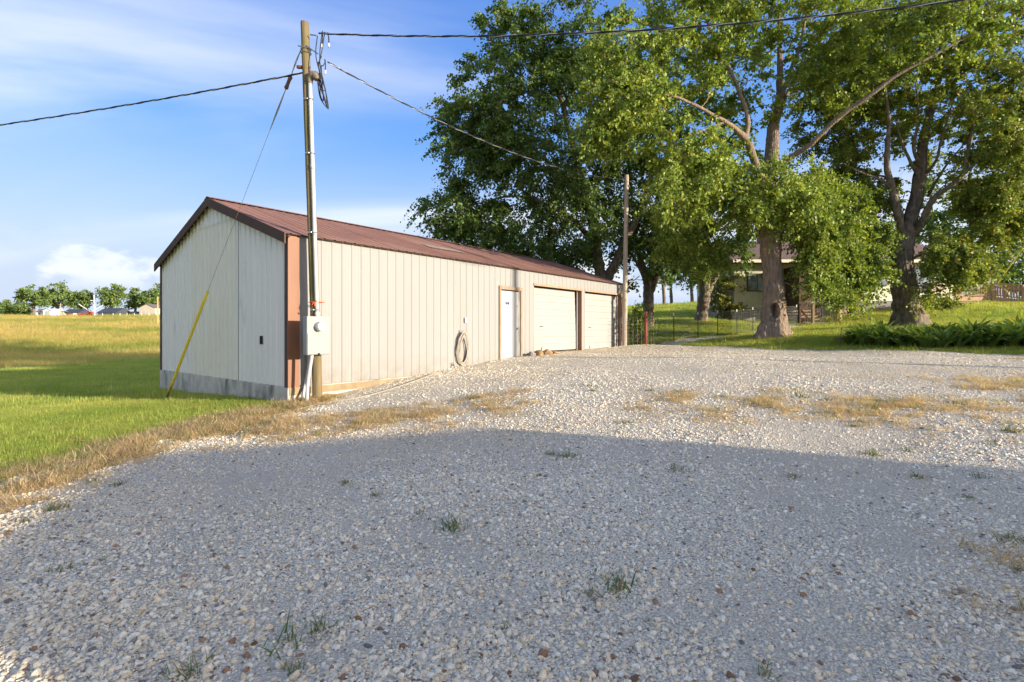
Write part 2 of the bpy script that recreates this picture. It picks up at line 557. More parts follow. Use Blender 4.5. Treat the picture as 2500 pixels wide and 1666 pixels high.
def straw(x, y):
    """0..1 cover of dead orange grass on the gravel and its border"""
    dW = edge_dist(x, y, GRAVEL_W)
    n = fbm(x * 1.3, y * 1.3, 21); n2 = fbm(x * 0.45, y * 0.45, 33)
    s = np.clip(1.25 - dW / 1.0, 0, 1) * (0.55 + n)
    east = np.clip((x - 2.4) / 5.0, 0, 1) * np.clip((y - 1.2) / 2.0, 0, 1) * np.clip((10.5 - y) / 3.0, 0, 1)
    s = np.maximum(s, np.clip((n * 0.6 + n2 * 0.7 - 0.55) * 5.0, 0, 1) * east)
    # tongue of dead grass running in from the corner of the shed
    tong = edge_dist(x, y, [(-4.9, 7.6), (-3.4, 7.7), (-1.9, 7.9), (-0.5, 8.3)])
    s = np.maximum(s, np.clip(1.25 - tong / 1.15, 0, 1) * np.clip(n * 2.2 - 0.30, 0, 1) * 1.1)
    tong = edge_dist(x, y, [(3.2, 7.6), (5.0, 6.8), (6.6, 6.0), (8.2, 5.6)])
    s = np.maximum(s, np.clip(1.25 - tong / 1.7, 0, 1) * np.clip(n * 2.4 - 0.55, 0, 1))
    tong = edge_dist(x, y, [(-1.9, 8.8), (-0.6, 9.3), (0.2, 9.6)])
    s = np.maximum(s, np.clip(1.0 - tong / 0.5, 0, 1) * np.clip(n * 2.2 - 0.55, 0, 1))
    s = np.maximum(s, np.clip((n * 0.5 + n2 * 0.5 - 0.60) * 4.0, 0, 0.5) * np.clip((x + 1.5) / 3, 0, 1))
    brk = fbm(x * 3.1, y * 3.1, 91)
    return np.clip(s * np.clip(brk * 2.4 - 0.30, 0, 1.2), 0, 1)


def fines(x, y):
    """0..1 worn bands where the stone is ground to dust (wheel tracks)"""
    n = fbm(x * 0.8 + 3, y * 0.8, 41)
    tr = edge_dist(x, y, [(-1.6, 1.9), (-0.55, 2.45), (0.1, 2.8)]) ; a = np.clip(1 - tr / 0.22, 0, 1)
    tr2 = edge_dist(x, y, [(-2.0, 5.6), (-1.6, 4.6), (-0.9, 3.8), (-0.2, 3.2)]); b = np.clip(1 - tr2 / 0.45, 0, 1) * 0.7
    tr3 = edge_dist(x, y, [(-2.4, 6.2), (0.5, 5.8), (4.5, 4.4)]); c = np.clip(1 - tr3 / 0.6, 0, 1) * 0.75
    tr4 = edge_dist(x, y, [(0.2, 2.35), (0.9, 2.6), (1.6, 2.6), (2.2, 2.1)]); d = np.clip(1 - tr4 / 0.3, 0, 1) * 0.7
    w = np.maximum.reduce([a, b, c, d]) * np.clip(n * 2.0 - 0.15, 0, 1)
    return np.clip(np.maximum(w, np.clip((n - 0.50) * 3.5, 0, 0.75)), 0, 1)


def axis_steps(lo, hi, fine_lo, fine_hi, step, grow=1.12):
    a = list(np.arange(fine_lo, fine_hi + 1e-6, step)); s = step; v = a[-1]
    while v < hi:
        s *= grow; v += s; a.append(v)
    s = step; v = a[0]
    while v > lo:
        s *= grow; v -= s; a.insert(0, v)
    return np.array(a)


def sheet(name, xs, ys, dz, m, keep=None, bump=None, attrs=None):
    X, Y = np.meshgrid(xs, ys); nx, ny = len(xs), len(ys)
    x, y = X.ravel(), Y.ravel()
    i, j = np.meshgrid(np.arange(nx - 1), np.arange(ny - 1)); a = (j * nx + i).ravel()
    Fq = np.stack([a, a + 1, a + nx + 1, a + nx], 1)
    if keep is not None:
        cx, cy = x[Fq].mean(1), y[Fq].mean(1)
        Fq = Fq[keep(cx, cy)]
        used, inv = np.unique(Fq, return_inverse=True)
        x, y = x[used], y[used]; Fq = inv.reshape(-1, 4)
    z = ground(x, y) + dz
    if bump is not None: z = z + bump(x, y)
    me = np_mesh(name, np.stack([x, y, z], 1), Fq)
    for nm, fn in (attrs or {}).items():
        at = me.attributes.new(nm, 'FLOAT', 'POINT'); at.data.foreach_set('value', fn(x, y).astype(np.float32))
    return setting(link(name, me, m, smooth=True))


def ground_mats():
    # pasture: dry gold with green bands
    m = bpy.data.materials.new('pasture_grass'); m.use_nodes = True
    nt = m.node_tree; N, L = nt.nodes.new, nt.links.new; b = nt.nodes['Principled BSDF']; b.inputs['Roughness'].default_value = 0.95
    b.inputs['Specular IOR Level'].default_value = 0.1
    g = N('ShaderNodeNewGeometry')

    def noise(sc, st=(1, 1, 1), det=6, rough=0.55):
        mp = N('ShaderNodeMapping'); mp.inputs['Scale'].default_value = st; L(g.outputs['Position'], mp.inputs[0])
        n = N('ShaderNodeTexNoise'); n.inputs['Scale'].default_value = sc; n.inputs['Detail'].default_value = det; n.inputs['Roughness'].default_value = rough
        L(mp.outputs[0], n.inputs['Vector']); return n.outputs[0]

    def mr(v, lo, hi, a=0.0, c=1.0):
        r = N('ShaderNodeMapRange'); L(v, r.inputs[0]); r.inputs[1].default_value = lo; r.inputs[2].default_value = hi
        r.inputs[3].default_value = a; r.inputs[4].default_value = c; return r.outputs[0]

    def mixc(f, c1, c2):
        x = N('ShaderNodeMix'); x.data_type = 'RGBA'; L(f, x.inputs[0])
        for s, c in ((6, c1), (7, c2)):
            if isinstance(c, tuple): x.inputs[s].default_value = (*c, 1)
            else: L(c, x.inputs[s])
        return x.outputs[2]
    c = mixc(mr(noise(0.055, (1, 2.0, 1), 5), 0.42, 0.60), (0.54, 0.40, 0.12), (0.29, 0.32, 0.06))
    c = mixc(mr(noise(0.9, det=4), 0.35, 0.75), c, (0.46, 0.35, 0.10))
    L(c, b.inputs['Base Color'])
    bp = N('ShaderNodeBump'); bp.inputs['Distance'].default_value = 0.25; L(noise(3.0), bp.inputs['Height']); L(bp.outputs[0], b.inputs['Normal'])
    past = m
    # lawn
    m = bpy.data.materials.new('lawn_turf'); m.use_nodes = True
    nt = m.node_tree; N, L = nt.nodes.new, nt.links.new; b = nt.nodes['Principled BSDF']; b.inputs['Roughness'].default_value = 0.9
    b.inputs['Specular IOR Level'].default_value = 0.15
    g = N('ShaderNodeNewGeometry')
    c = mixc(mr(noise(0.45, det=5), 0.35, 0.68), (0.25, 0.335, 0.05), (0.42, 0.42, 0.09))
    c = mixc(mr(noise(14.0, det=4), 0.35, 0.75), c, (0.17, 0.25, 0.035))
    c = mixc(mr(noise(1.3, det=3), 0.60, 0.80), c, (0.30, 0.25, 0.07))
    L(c, b.inputs['Base Color'])
    bp = N('ShaderNodeBump'); bp.inputs['Distance'].default_value = 0.05; L(noise(22.0), bp.inputs['Height']); L(bp.outputs[0], b.inputs['Normal'])
    lawn = m
    # gravel bed
    m = bpy.data.materials.new('crushed_limestone'); m.use_nodes = True
    nt = m.node_tree; N, L = nt.nodes.new, nt.links.new; b = nt.nodes['Principled BSDF']; b.inputs['Roughness'].default_value = 0.92
    b.inputs['Specular IOR Level'].default_value = 0.15
    g = N('ShaderNodeNewGeometry')

    def voro(sc):
        v = N('ShaderNodeTexVoronoi'); v.inputs['Scale'].default_value = sc; v.inputs['Randomness'].default_value = 1.0
        L(g.outputs['Position'], v.inputs['Vector']); return v
    v = voro(58.0)
    sx = N('ShaderNodeSeparateColor'); L(v.outputs['Color'], sx.inputs[0])
    c = mixc(mr(sx.outputs[0], 0.0, 1.0), (0.66, 0.575, 0.44), (0.86, 0.77, 0.62))
    c = mixc(mr(sx.outputs[1], 0.90, 0.94), c, (0.26, 0.16, 0.09))
    c = mixc(mr(v.outputs['Distance'], 0.45, 0.75), c, (0.46, 0.385, 0.29))
    fa = N('ShaderNodeAttribute'); fa.attribute_name = 'fines'
    fine_col = mixc(mr(noise(180.0, det=3), 0.3, 0.7), (0.56, 0.475, 0.355), (0.68, 0.59, 0.455))
    c = mixc(mr(noise(0.55, det=4), 0.45, 0.72, 0.0, 0.55), c, (0.50, 0.415, 0.30))
    c = mixc(fa.outputs['Fac'], c, fine_col)
    sa = N('ShaderNodeAttribute'); sa.attribute_name = 'straw'
    mul = N('ShaderNodeMath'); mul.operation = 'MULTIPLY'; L(sa.outputs['Fac'], mul.inputs[0]); L(mr(noise(9.0, det=5), 0.30, 0.62), mul.inputs[1])
    c = mixc(mul.outputs[0], c, mixc(mr(noise(30.0), 0.3, 0.7), (0.64, 0.42, 0.22), (0.52, 0.35, 0.19)))
    L(c, b.inputs['Base Color'])
    bp = N('ShaderNodeBump'); bp.inputs['Distance'].default_value = 0.02; bp.invert = True
    L(v.outputs['Distance'], bp.inputs['Height']); L(bp.outputs[0], b.inputs['Normal'])
    return past, lawn, m


M_PAST, M_LAWN, M_GRAV = ground_mats()
xs = axis_steps(-1500, 1500, -30, 40, 0.6); ys = axis_steps(-1500, 1500, -8, 46, 0.6)
sheet('pasture', xs, ys, 0.0, M_PAST)
sheet('lawn', np.arange(-70, 70.1, 0.6), np.arange(-15, 130.1, 0.6), 0.02, M_LAWN, keep=lambda x, y: in_lawn(x, y))
grav_bump = lambda x, y: 0.03 * fbm(x * 1.1, y * 1.1, 12) - 0.02 * fines(x, y) + 0.004
gx = axis_steps(-7.5, 42, -7.5, 14, 0.14, 1.03); gy = axis_steps(-15, 30.2, 0.5, 14, 0.14, 1.03)
sheet('gravel_drive', gx, gy, 0.03, M_GRAV, keep=lambda x, y: in_gravel(x, y), bump=grav_bump, attrs={'straw': straw, 'fines': fines})


def surf(x, y):
    """height of the walked-on surface"""
    g = in_gravel(x, y)
    return ground(x, y) + np.where(g, 0.03 + grav_bump(np.asarray(x), np.asarray(y)), 0.02)

# ------------------------------------------------------------------ materials for built things
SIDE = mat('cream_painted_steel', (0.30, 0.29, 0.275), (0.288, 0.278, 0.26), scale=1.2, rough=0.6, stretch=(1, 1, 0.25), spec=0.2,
           c3=(0.315, 0.28, 0.235), scale3=0.8, c3range=(0.60, 0.85), stretch3=(3, 3, 0.35), bump=0.006, bscale=1.6)  # cream paint darkened for the sunlit long wall; the gable has a lighter copy
SIDE_G = mat('cream_steel_shade_lightened', (0.86, 0.79, 0.68), (0.81, 0.745, 0.645), scale=2.0, rough=0.5, stretch=(4, 4, 0.15), spec=0.35,
             c3=(0.42, 0.40, 0.36), scale3=1.6, c3range=(0.64, 0.86), stretch3=(2.5, 2.5, 0.5), bump=0.006, bscale=1.4)  # same cream paint as the long wall, lightened because the gable is shaded
SIDE_Y = mat('yellowed_steel_shade_lightened', (0.85, 0.775, 0.61), (0.80, 0.725, 0.58), scale=2.2, rough=0.5, stretch=(4, 4, 0.12), spec=0.35,
             c3=(0.36, 0.36, 0.33), scale3=1.8, c3range=(0.70, 0.92), stretch3=(4, 4, 0.3))  # yellower middle sheets, lightened like the rest of the shaded gable
BROWN = mat('brown_trim_paint', (0.255, 0.118, 0.064), (0.225, 0.104, 0.057), scale=3, rough=0.5, stretch=(2, 2, 0.4))
FASCIA_SHADED_TRIM = mat('fascia_and_shaded_trim_brown', (0.12, 0.075, 0.06), (0.10, 0.062, 0.05), scale=2, rough=0.8, spec=0.1)  # also the darker copy of the brown trim for its shaded faces
ROOF = mat('brown_roof_steel', (0.30, 0.155, 0.11), (0.25, 0.125, 0.09), scale=0.9, rough=0.7, c3=(0.36, 0.20, 0.14), scale3=0.5, c3range=(0.5, 0.8), spec=0.15)
CONC = mat('stained_concrete', (0.62, 0.55, 0.44), (0.48, 0.42, 0.34), scale=5, rough=0.9, bump=0.01, stretch=(1, 1, 0.8),
           c3=(0.13, 0.125, 0.115), scale3=2.2, c3range=(0.50, 0.74), stretch3=(1.3, 1.3, 0.45))
CONC_Y = mat('tan_concrete', (0.33, 0.245, 0.145), (0.25, 0.18, 0.105), scale=5, rough=0.9, bump=0.008)
WOOD_T = mat('grey_brown_lumber', (0.34, 0.25, 0.17), (0.24, 0.175, 0.12), scale=9, rough=0.8, stretch=(2, 2, 0.3), bump=0.003)
WHITE = mat('white_door_paint', (0.43, 0.44, 0.45), (0.40, 0.41, 0.42), scale=2, rough=0.38)
WHITE_G = mat('ivory_door_steel', (0.37, 0.365, 0.345), (0.355, 0.35, 0.33), scale=1.6, rough=0.4)
DARK = mat('dark_gap', (0.03, 0.027, 0.024), rough=0.9)
METAL = mat('dull_steel', (0.45, 0.44, 0.42), (0.35, 0.34, 0.33), scale=30, rough=0.35, metal=0.9)
BLACK = mat('black_rubber', (0.02, 0.02, 0.022), (0.035, 0.035, 0.037), scale=20, rough=0.5)
PVC = mat('weathered_conduit_paint', (0.50, 0.49, 0.46), (0.42, 0.41, 0.385), scale=7, rough=0.45, stretch=(1, 1, 0.3))
GREYBOX = mat('grey_enamel', (0.33, 0.32, 0.295), (0.31, 0.30, 0.275), scale=4, rough=0.45)



def add_splash(m, z0, z1, col, amount):
    """mud splashed on the lowest part of the sheets"""
    nt = m.node_tree; N, L = nt.nodes.new, nt.links.new; b = nt.nodes['Principled BSDF']
    src = b.inputs['Base Color'].links[0].from_socket
    g = N('ShaderNodeNewGeometry'); sp = N('ShaderNodeSeparateXYZ'); L(g.outputs['Position'], sp.inputs[0])
    r = N('ShaderNodeMapRange'); L(sp.outputs[2], r.inputs[0]); r.inputs[1].default_value = z0; r.inputs[2].default_value = z1; r.inputs[3].default_value = 1; r.inputs[4].default_value = 0
    n = N('ShaderNodeTexNoise'); n.inputs['Scale'].default_value = 4.5; n.inputs['Detail'].default_value = 8; L(g.outputs['Position'], n.inputs['Vector'])
    r2 = N('ShaderNodeMapRange'); L(n.outputs[0], r2.inputs[0]); r2.inputs[1].default_value = 0.35; r2.inputs[2].default_value = 0.7; r2.inputs[4].default_value = amount
    mu = N('ShaderNodeMath'); mu.operation = 'MULTIPLY'; L(r.outputs[0], mu.inputs[0]); L(r2.outputs[0], mu.inputs[1])
    mx = N('ShaderNodeMix'); mx.data_type = 'RGBA'; L(mu.outputs[0], mx.inputs[0]); L(src, mx.inputs[6]); mx.inputs[7].default_value = (*col, 1); L(mx.outputs[2], b.inputs['Base Color'])


add_splash(SIDE, -1.17, -0.55, (0.22, 0.175, 0.12), 0.6)
RIB, PITCH = 0.014, 0.2487


def rib_profile(a, b, extra=(), rib=RIB):
    """list of (u, h) along [a, b]: trapezoid ribs every PITCH with two low stiffeners between"""
    us = []
    k0 = math.floor(a / PITCH) - 1
    for k in range(k0, math.ceil(b / PITCH) + 2):
        c = k * PITCH
        us += [(c - 0.032, 0), (c - 0.014, rib), (c + 0.014, rib), (c + 0.032, 0)]
        for q in (0.34, 0.66):
            c2 = c + q * PITCH
            us += [(c2 - 0.012, 0), (c2, 0.0035), (c2 + 0.012, 0)]
    U = np.array([u for u, h in us]); H = np.array([h for u, h in us])
    grid = sorted(set([round(u, 5) for u in U if a < u < b] + [round(a, 5), round(b, 5)] + [round(e, 5) for e in extra if a < e < b]))
    return [(u, float(np.interp(u, U, H))) for u in grid]


def build_barn():
    barn = thing('metal_shed', 'long cream metal shed with brown roof, white door and two garage doors', 'shed', (BC[0], BC[1], 0), BA)
    ZB, ZT, SL = -1.163, 1.95, 0.345
    roof_z = lambda y: 1.965 + SL * (y if y <= BW / 2 else BW - y)
    # concrete footing
    fo = MB(); fo.cbox((-0.035, -0.03, -2.6), (BL + 0.03, BW + 0.03, ZB - 0.004), 0.012); fo.build('foundation', CONC, barn)
    k = MB(); k.box((0.0, -0.045, ZB - 0.17), (6.7, -0.025, ZB - 0.02)); k.build('sill_board', CONC_Y, barn)
    DOOR = (6.62, 7.76); G1 = (8.43, 11.50); G2 = (11.71, 14.80)
    DTOP, GTOP = 1.36, 1.53

    def opening(x):
        if DOOR[0] <= x <= DOOR[1]: return DTOP
        if G1[0] <= x <= G1[1] or G2[0] <= x <= G2[1]: return GTOP
        return ZB
    ex = [*DOOR, *G1, *G2]
    # long wall, one sheet at a time
    xs_ = [0.21] + [0.21 + 0.995 * i for i in range(1, 15)] + [14.9]
    for a, b in zip(xs_[:-1], xs_[1:]):
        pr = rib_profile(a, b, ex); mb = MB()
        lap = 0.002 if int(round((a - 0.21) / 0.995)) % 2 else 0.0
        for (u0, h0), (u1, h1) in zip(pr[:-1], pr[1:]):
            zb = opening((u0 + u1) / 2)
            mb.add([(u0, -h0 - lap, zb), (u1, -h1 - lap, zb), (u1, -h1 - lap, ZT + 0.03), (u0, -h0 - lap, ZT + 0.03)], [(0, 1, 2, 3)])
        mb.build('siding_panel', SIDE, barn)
    # screw heads in rows
    def screws(name, pts, nrm, m, r=0.007):
        mb = MB()
        for p in pts:
            mb.lathe([(r, 0), (r, 0.003), (r * 0.5, 0.006)], p, nrm, 6)
        o = mb.build(name, m, barn); o['kind'] = 'stuff'
    sp = []
    for zr in (-0.95, -0.15, 0.60, 1.30):
        for kk in range(1, 60):
            x = kk * PITCH + 0.045
            if 0.25 < x < 14.8 and zr > opening(x) + 0.05: sp.append((x, -0.003, zr + 0.004 * ((kk * 7) % 3)))
    screws('screws', sp, (0, -1, 0), mat('oxidised_screw', (0.30, 0.27, 0.23), rough=0.6))
    # gable facing the lawn: three colours of sheet; the middle ones close an old door opening, a lapped row above it
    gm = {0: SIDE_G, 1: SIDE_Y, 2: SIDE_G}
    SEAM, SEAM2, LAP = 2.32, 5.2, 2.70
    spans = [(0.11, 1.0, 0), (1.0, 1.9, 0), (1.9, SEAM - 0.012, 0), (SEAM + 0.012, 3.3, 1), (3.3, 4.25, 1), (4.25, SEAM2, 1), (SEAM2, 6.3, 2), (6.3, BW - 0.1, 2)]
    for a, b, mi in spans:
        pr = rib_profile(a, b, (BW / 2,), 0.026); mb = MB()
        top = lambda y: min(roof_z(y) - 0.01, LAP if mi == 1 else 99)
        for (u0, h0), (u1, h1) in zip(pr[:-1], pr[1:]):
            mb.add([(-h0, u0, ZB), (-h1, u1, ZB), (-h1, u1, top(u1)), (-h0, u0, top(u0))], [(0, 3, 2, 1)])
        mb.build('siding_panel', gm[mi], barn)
    for a, b in ((SEAM + 0.012, 3.3), (3.3, 4.25), (4.25, SEAM2)):
        pr = rib_profile(a, b, (BW / 2,), 0.026); mb = MB()
        for (u0, h0), (u1, h1) in zip(pr[:-1], pr[1:]):
            mb.add([(-h0 - 0.012, u0, LAP - 0.06), (-h1 - 0.012, u1, LAP - 0.06), (-h1 - 0.012, u1, max(roof_z(u1) - 0.01, LAP - 0.06)), (-h0 - 0.012, u0, max(roof_z(u0) - 0.01, LAP - 0.06))], [(0, 3, 2, 1)])
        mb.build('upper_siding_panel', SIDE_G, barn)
    mb = MB(); mb.box((-0.004, SEAM - 0.012, ZB), (0.02, SEAM + 0.012, 2.72)); mb.build('seam', DARK, barn)
    sp = [(-0.003, kk * PITCH + 0.045, zr) for zr in (-0.95, -0.2, 0.45, 1.1, 1.75) for kk in range(1, 9) if 0.1 < kk * PITCH + 0.045 < 2.25]
    screws('screws', sp, (-1, 0, 0), DARK, 0.008)
    mb = MB(); mb.cbox((-0.05, 1.12, -0.30), (0.0, 1.17, -0.12), 0.006); mb.build('door_latch', DARK, barn)
    # far and rear walls
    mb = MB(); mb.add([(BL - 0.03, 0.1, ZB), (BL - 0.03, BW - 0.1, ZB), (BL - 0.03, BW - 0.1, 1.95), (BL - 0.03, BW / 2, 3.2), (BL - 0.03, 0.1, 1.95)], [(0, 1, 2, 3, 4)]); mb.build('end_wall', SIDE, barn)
    mb = MB()
    pr = rib_profile(0.1, BL - 0.1)
    for (u0, h0), (u1, h1) in zip(pr[:-1], pr[1:]):
        mb.add([(u0, BW + h0, ZB), (u1, BW + h1, ZB), (u1, BW + h1, ZT), (u0, BW + h0, ZT)], [(0, 3, 2, 1)])
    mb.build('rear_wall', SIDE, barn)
    # corner trims: an L of folded metal each
    def corner(x0, y0, sx, sy, wx, wy):
        mb = MB(); t = 0.027
        mb.box((min(x0, x0 + sx * wx), min(y0 - sy * t, y0), ZB - 0.02), (max(x0, x0 + sx * wx), max(y0 - sy * t, y0), ZT - 0.005))
        return mb
    mb = MB(); mb.box((-0.028, -0.03, ZB - 0.03), (0.215, -0.002, ZT - 0.01)); mb.build('corner_trim', BROWN, barn)
    mb = MB(); mb.box((-0.03, -0.0015, ZB - 0.03), (-0.001, 0.115, ZT + 0.0)); mb.build('corner_trim', FASCIA_SHADED_TRIM, barn)  # same brown trim as the long side, shade put into a darker colour
    mb = MB(); mb.box((-0.03, BW - 0.11, ZB - 0.03), (-0.001, BW + 0.03, ZT)); mb.build('corner_trim', FASCIA_SHADED_TRIM, barn)  # darker trim copy again on the shaded gable side
    mb = MB(); mb.box((14.895, -0.03, ZB - 0.03), (BL + 0.03, -0.002, ZT - 0.01)); mb.build('corner_trim', BROWN, barn)
    # roof sheets with ribs down the slope
    x0 = -0.13
    for i in range(16):
        a, b = x0 + i * 0.955, min(x0 + (i + 1) * 0.955, BL + 0.12)
        pr = rib_profile(a, b)
        for side in (0, 1):
            mb = MB(); lift = 0.004 * (i % 2)
            for (u0, h0), (u1, h1) in zip(pr[:-1], pr[1:]):
                ye, yr = -0.10, BW / 2
                f = (lambda y: y) if side == 0 else (lambda y: BW - y)
                mb.add([(u0, f(ye), roof_z(ye) + 0.03 + h0 + lift), (u1, f(ye), roof_z(ye) + 0.03 + h1 + lift),
                        (u1, yr, roof_z(yr) + 0.03 + h1 + lift), (u0, yr, roof_z(yr) + 0.03 + h0 + lift)], [(0, 1, 2, 3) if side == 0 else (0, 3, 2, 1)])
            mb.build('roof_panel', ROOF, barn)
    mb = MB()     # underside of the roof deck
    for f in (lambda y: y, lambda y: BW - y):
        mb.add([(x0 + 0.02, f(-0.09), roof_z(-0.09) + 0.012), (BL + 0.1, f(-0.09), roof_z(-0.09) + 0.012), (BL + 0.1, BW / 2, roof_z(BW / 2) + 0.012), (x0 + 0.02, BW / 2, roof_z(BW / 2) + 0.012)], [(0, 3, 2, 1)])
    mb.build('roof_deck', WOOD_T, barn)
    mb = MB(); zr = roof_z(BW / 2) + 0.062
    for s in (-1, 1):
        mb.add([(x0 - 0.02, BW / 2, zr + 0.012), (BL + 0.13, BW / 2, zr + 0.012), (BL + 0.13, BW / 2 + s * 0.17, zr + 0.008 - 0.17 * SL), (x0 - 0.02, BW / 2 + s * 0.17, zr + 0.008 - 0.17 * SL)], [(0, 1, 2, 3) if s < 0 else (0, 3, 2, 1)])
    mb.build('ridge_cap', ROOF, barn)
    # pale replacement strip on the roof
    mb = MB(); ya, yb = 1.30, 2.15
    mb.add([(5.05, ya, roof_z(ya) + 0.060), (6.6, ya, roof_z(ya) + 0.060), (6.6, yb - 0.35, roof_z(yb - 0.35) + 0.060), (5.05, yb - 0.35, roof_z(yb - 0.35) + 0.060)], [(0, 1, 2, 3)])
    mb.build('roof_patch', mat('pale_fibreglass', (0.40, 0.30, 0.25), (0.34, 0.24, 0.20), scale=3, rough=0.4), barn)
    # rake fascia
    for f in (lambda y: y, lambda y: BW - y):
        for xx in (x0 - 0.025, BL + 0.09):
            mb = MB(); pts = []
            for x in (xx, xx + 0.03):
                for y in (-0.13, BW / 2):
                    pts += [(x, f(y), roof_z(y) + 0.045), (x, f(y), roof_z(y) - (0.17 if y < 0 else 0.175))]
            mb.add(pts, [(0, 2, 3, 1), (4, 5, 7, 6), (0, 4, 6, 2), (1, 3, 7, 5), (0, 1, 5, 4), (2, 6, 7, 3)])
            mb.build('rake_fascia', FASCIA_SHADED_TRIM, barn)
            if xx < 0:
                sb = MB(); sb.add([(xx + 0.03, f(-0.1), roof_z(-0.1) - 0.03), (0.0, f(-0.1), roof_z(-0.1) - 0.03), (0.0, BW / 2, roof_z(BW / 2) - 0.03), (xx + 0.03, BW / 2, roof_z(BW / 2) - 0.03)], [(0, 1, 2, 3)])
                sb.build('soffit', FASCIA_SHADED_TRIM, barn)
    # walk-in door
    a, b = DOOR; gzd = -0.93
    for lo, hi in (((a, -0.045, gzd - 0.2), (a + 0.09, 0.06, DTOP - 0.10)), ((b - 0.09, -0.045, gzd - 0.2), (b, 0.06, DTOP - 0.10)), ((a, -0.047, DTOP - 0.098), (b, 0.06, DTOP + 0.012))):
        mb = MB(); mb.cbox(lo, hi, 0.006); mb.build('door_frame', WOOD_T, barn)
    mb = MB(); mb.box((b - 0.16, 0.0, gzd - 0.1), (b - 0.092, 0.05, DTOP - 0.102)); mb.build('door_frame', mat('worn_jamb', (0.42, 0.38, 0.31), (0.2, 0.17, 0.13), scale=8, stretch=(1, 1, 0.2)), barn)
    door = MB(); door.cbox((a + 0.095, 0.0, gzd + 0.02), (b - 0.165, 0.04, DTOP - 0.13), 0.006)
    door = door.build('entry_door', WHITE, barn); door['label'] = 'plain white walk-in door'
    mb = MB(); mb.lathe([(0.026, 0), (0.026, 0.01), (0.012, 0.012), (0.012, 0.03), (0.03, 0.04), (0.033, 0.055), (0.02, 0.068)], (b - 0.23, 0.0, 0.06), (0, -1, 0), 14); mb.build('door_knob', METAL, door, True)
    mb = MB(); mb.lathe([(0.028, 0), (0.028, 0.012), (0.018, 0.018)], (b - 0.235, 0.0, 0.78), (0, -1, 0), 14); mb.build('deadbolt', METAL, door, True)
    mb = MB()      # worn black lettering too faded to read
    for u, w, h in ((0.0, 0.030, 0.075), (0.036, 0.014, 0.075), (0.056, 0.010, 0.09), (0.080, 0.010, 0.05), (0.098, 0.016, 0.07), (0.118, 0.030, 0.075), (0.156, 0.026, 0.09)):
        mb.box((a + 0.33 + u, -0.003, 0.845 - h / 2), (a + 0.33 + u + w, 0.002, 0.845 + h / 2))
    mb.build('lettering', BLACK, door)
    mb = MB(); mb.cbox((a - 0.12, -0.42, gzd - 0.15), (b + 0.25, -0.05, gzd - 0.012), 0.012); mb.build('doorstep', CONC_Y, barn)
    # garage doors set back in brown reveals
    for (a, b), zb, crook in ((G1, -0.72, 0.09), (G2, -0.74, 0.0)):
        dep = 0.21
        for lo, hi in (((b - 0.012, 0.001, zb - 0.3), (b + 0.0, dep + 0.05, GTOP)), ((a, 0.001, zb - 0.3), (a + 0.012, dep + 0.05, GTOP))):
            mb = MB(); mb.box(lo, hi); mb.build('jamb', BROWN, barn)
        mb = MB(); mb.box((a + 0.013, 0.001, GTOP - 0.015), (b - 0.013, dep + 0.05, GTOP)); mb.build('header', BROWN, barn)
        mb = MB(); mb.box((a - 0.02, -0.030, GTOP - 0.03), (b + 0.02, -0.004, GTOP + 0.045)); mb.build('header_trim', mat('tan_header', (0.42, 0.27, 0.18), (0.36, 0.22, 0.15), scale=5), barn)
        mb = MB(); mb.box((b - 0.075, dep - 0.05, zb - 0.2), (b - 0.013, dep + 0.0, GTOP - 0.016)); mb.build('door_stop', WHITE_G, barn)
        mb = MB(); mb.box((a + 0.013, dep + 0.075, zb - 0.2), (b - 0.013, dep + 0.1, GTOP - 0.016)); mb.build('dark_interior', DARK, barn)
        gd = bpy.data.objects.new('garage_door', None); COL.objects.link(gd); gd.parent = barn
        n = 9; h = (GTOP - 0.05 - zb) / n
        for i in range(n):
            z0, z1 = zb + i * h + 0.0005, zb + (i + 1) * h - 0.0005
            off = crook * max(0, (i - 1) / (n - 1)) ** 1.3
            mb = MB(); pr = [(-0.012, z0), (-0.022, z0 + 0.010), (-0.022, z0 + h * 0.42), (-0.018, z0 + h * 0.5), (-0.022, z0 + h * 0.58), (-0.022, z1 - 0.010), (-0.012, z1)]
            xa, xb = a + 0.02, b - 0.085 - off
            for (y0, q0), (y1, q1) in zip(pr[:-1], pr[1:]):
                mb.add([(xa, dep + 0.03 + y0, q0), (xb, dep + 0.03 + y0, q0), (xb, dep + 0.03 + y1, q1), (xa, dep + 0.03 + y1, q1)], [(0, 1, 2, 3)])
            mb.add([(xb, dep + 0.03 + y, q) for y, q in pr], [tuple(range(len(pr)))])
            mb.build('door_section', WHITE_G, gd)
        xm = a + (b - a) * 0.24
        mb = MB(); mb.lathe([(0.02, 0), (0.02, 0.01), (0.008, 0.012), (0.008, 0.035)], (xm, dep + 0.006, zb + 0.86), (0, -1, 0), 10)
        mb.cbox((xm - 0.08, dep - 0.035, zb + 0.845), (xm + 0.08, dep - 0.018, zb + 0.875), 0.005); mb.build('lock_handle', METAL, gd)
        mb = MB(); mb.cbox((xm - 0.012, dep - 0.02, zb + 0.02), (xm + 0.012, dep + 0.004, zb + 0.13), 0.004); mb.build('lift_handle', METAL, gd)
    # apron edge under the garage doors
    mb = MB(); mb.cbox((G1[0] - 0.05, -0.10, -1.3), (BL - 0.15, 0.19, -0.755), 0.012); mb.build('door_apron', CONC_Y, barn)
    # tap and weatherproof outlet
    mb = MB(); tx, tz = 4.62, -0.95
    mb.tube([(tx, 0, tz), (tx, -0.07, tz), (tx, -0.11, tz - 0.03), (tx, -0.12, tz - 0.08)], [0.014, 0.016, 0.016, 0.018], 8)
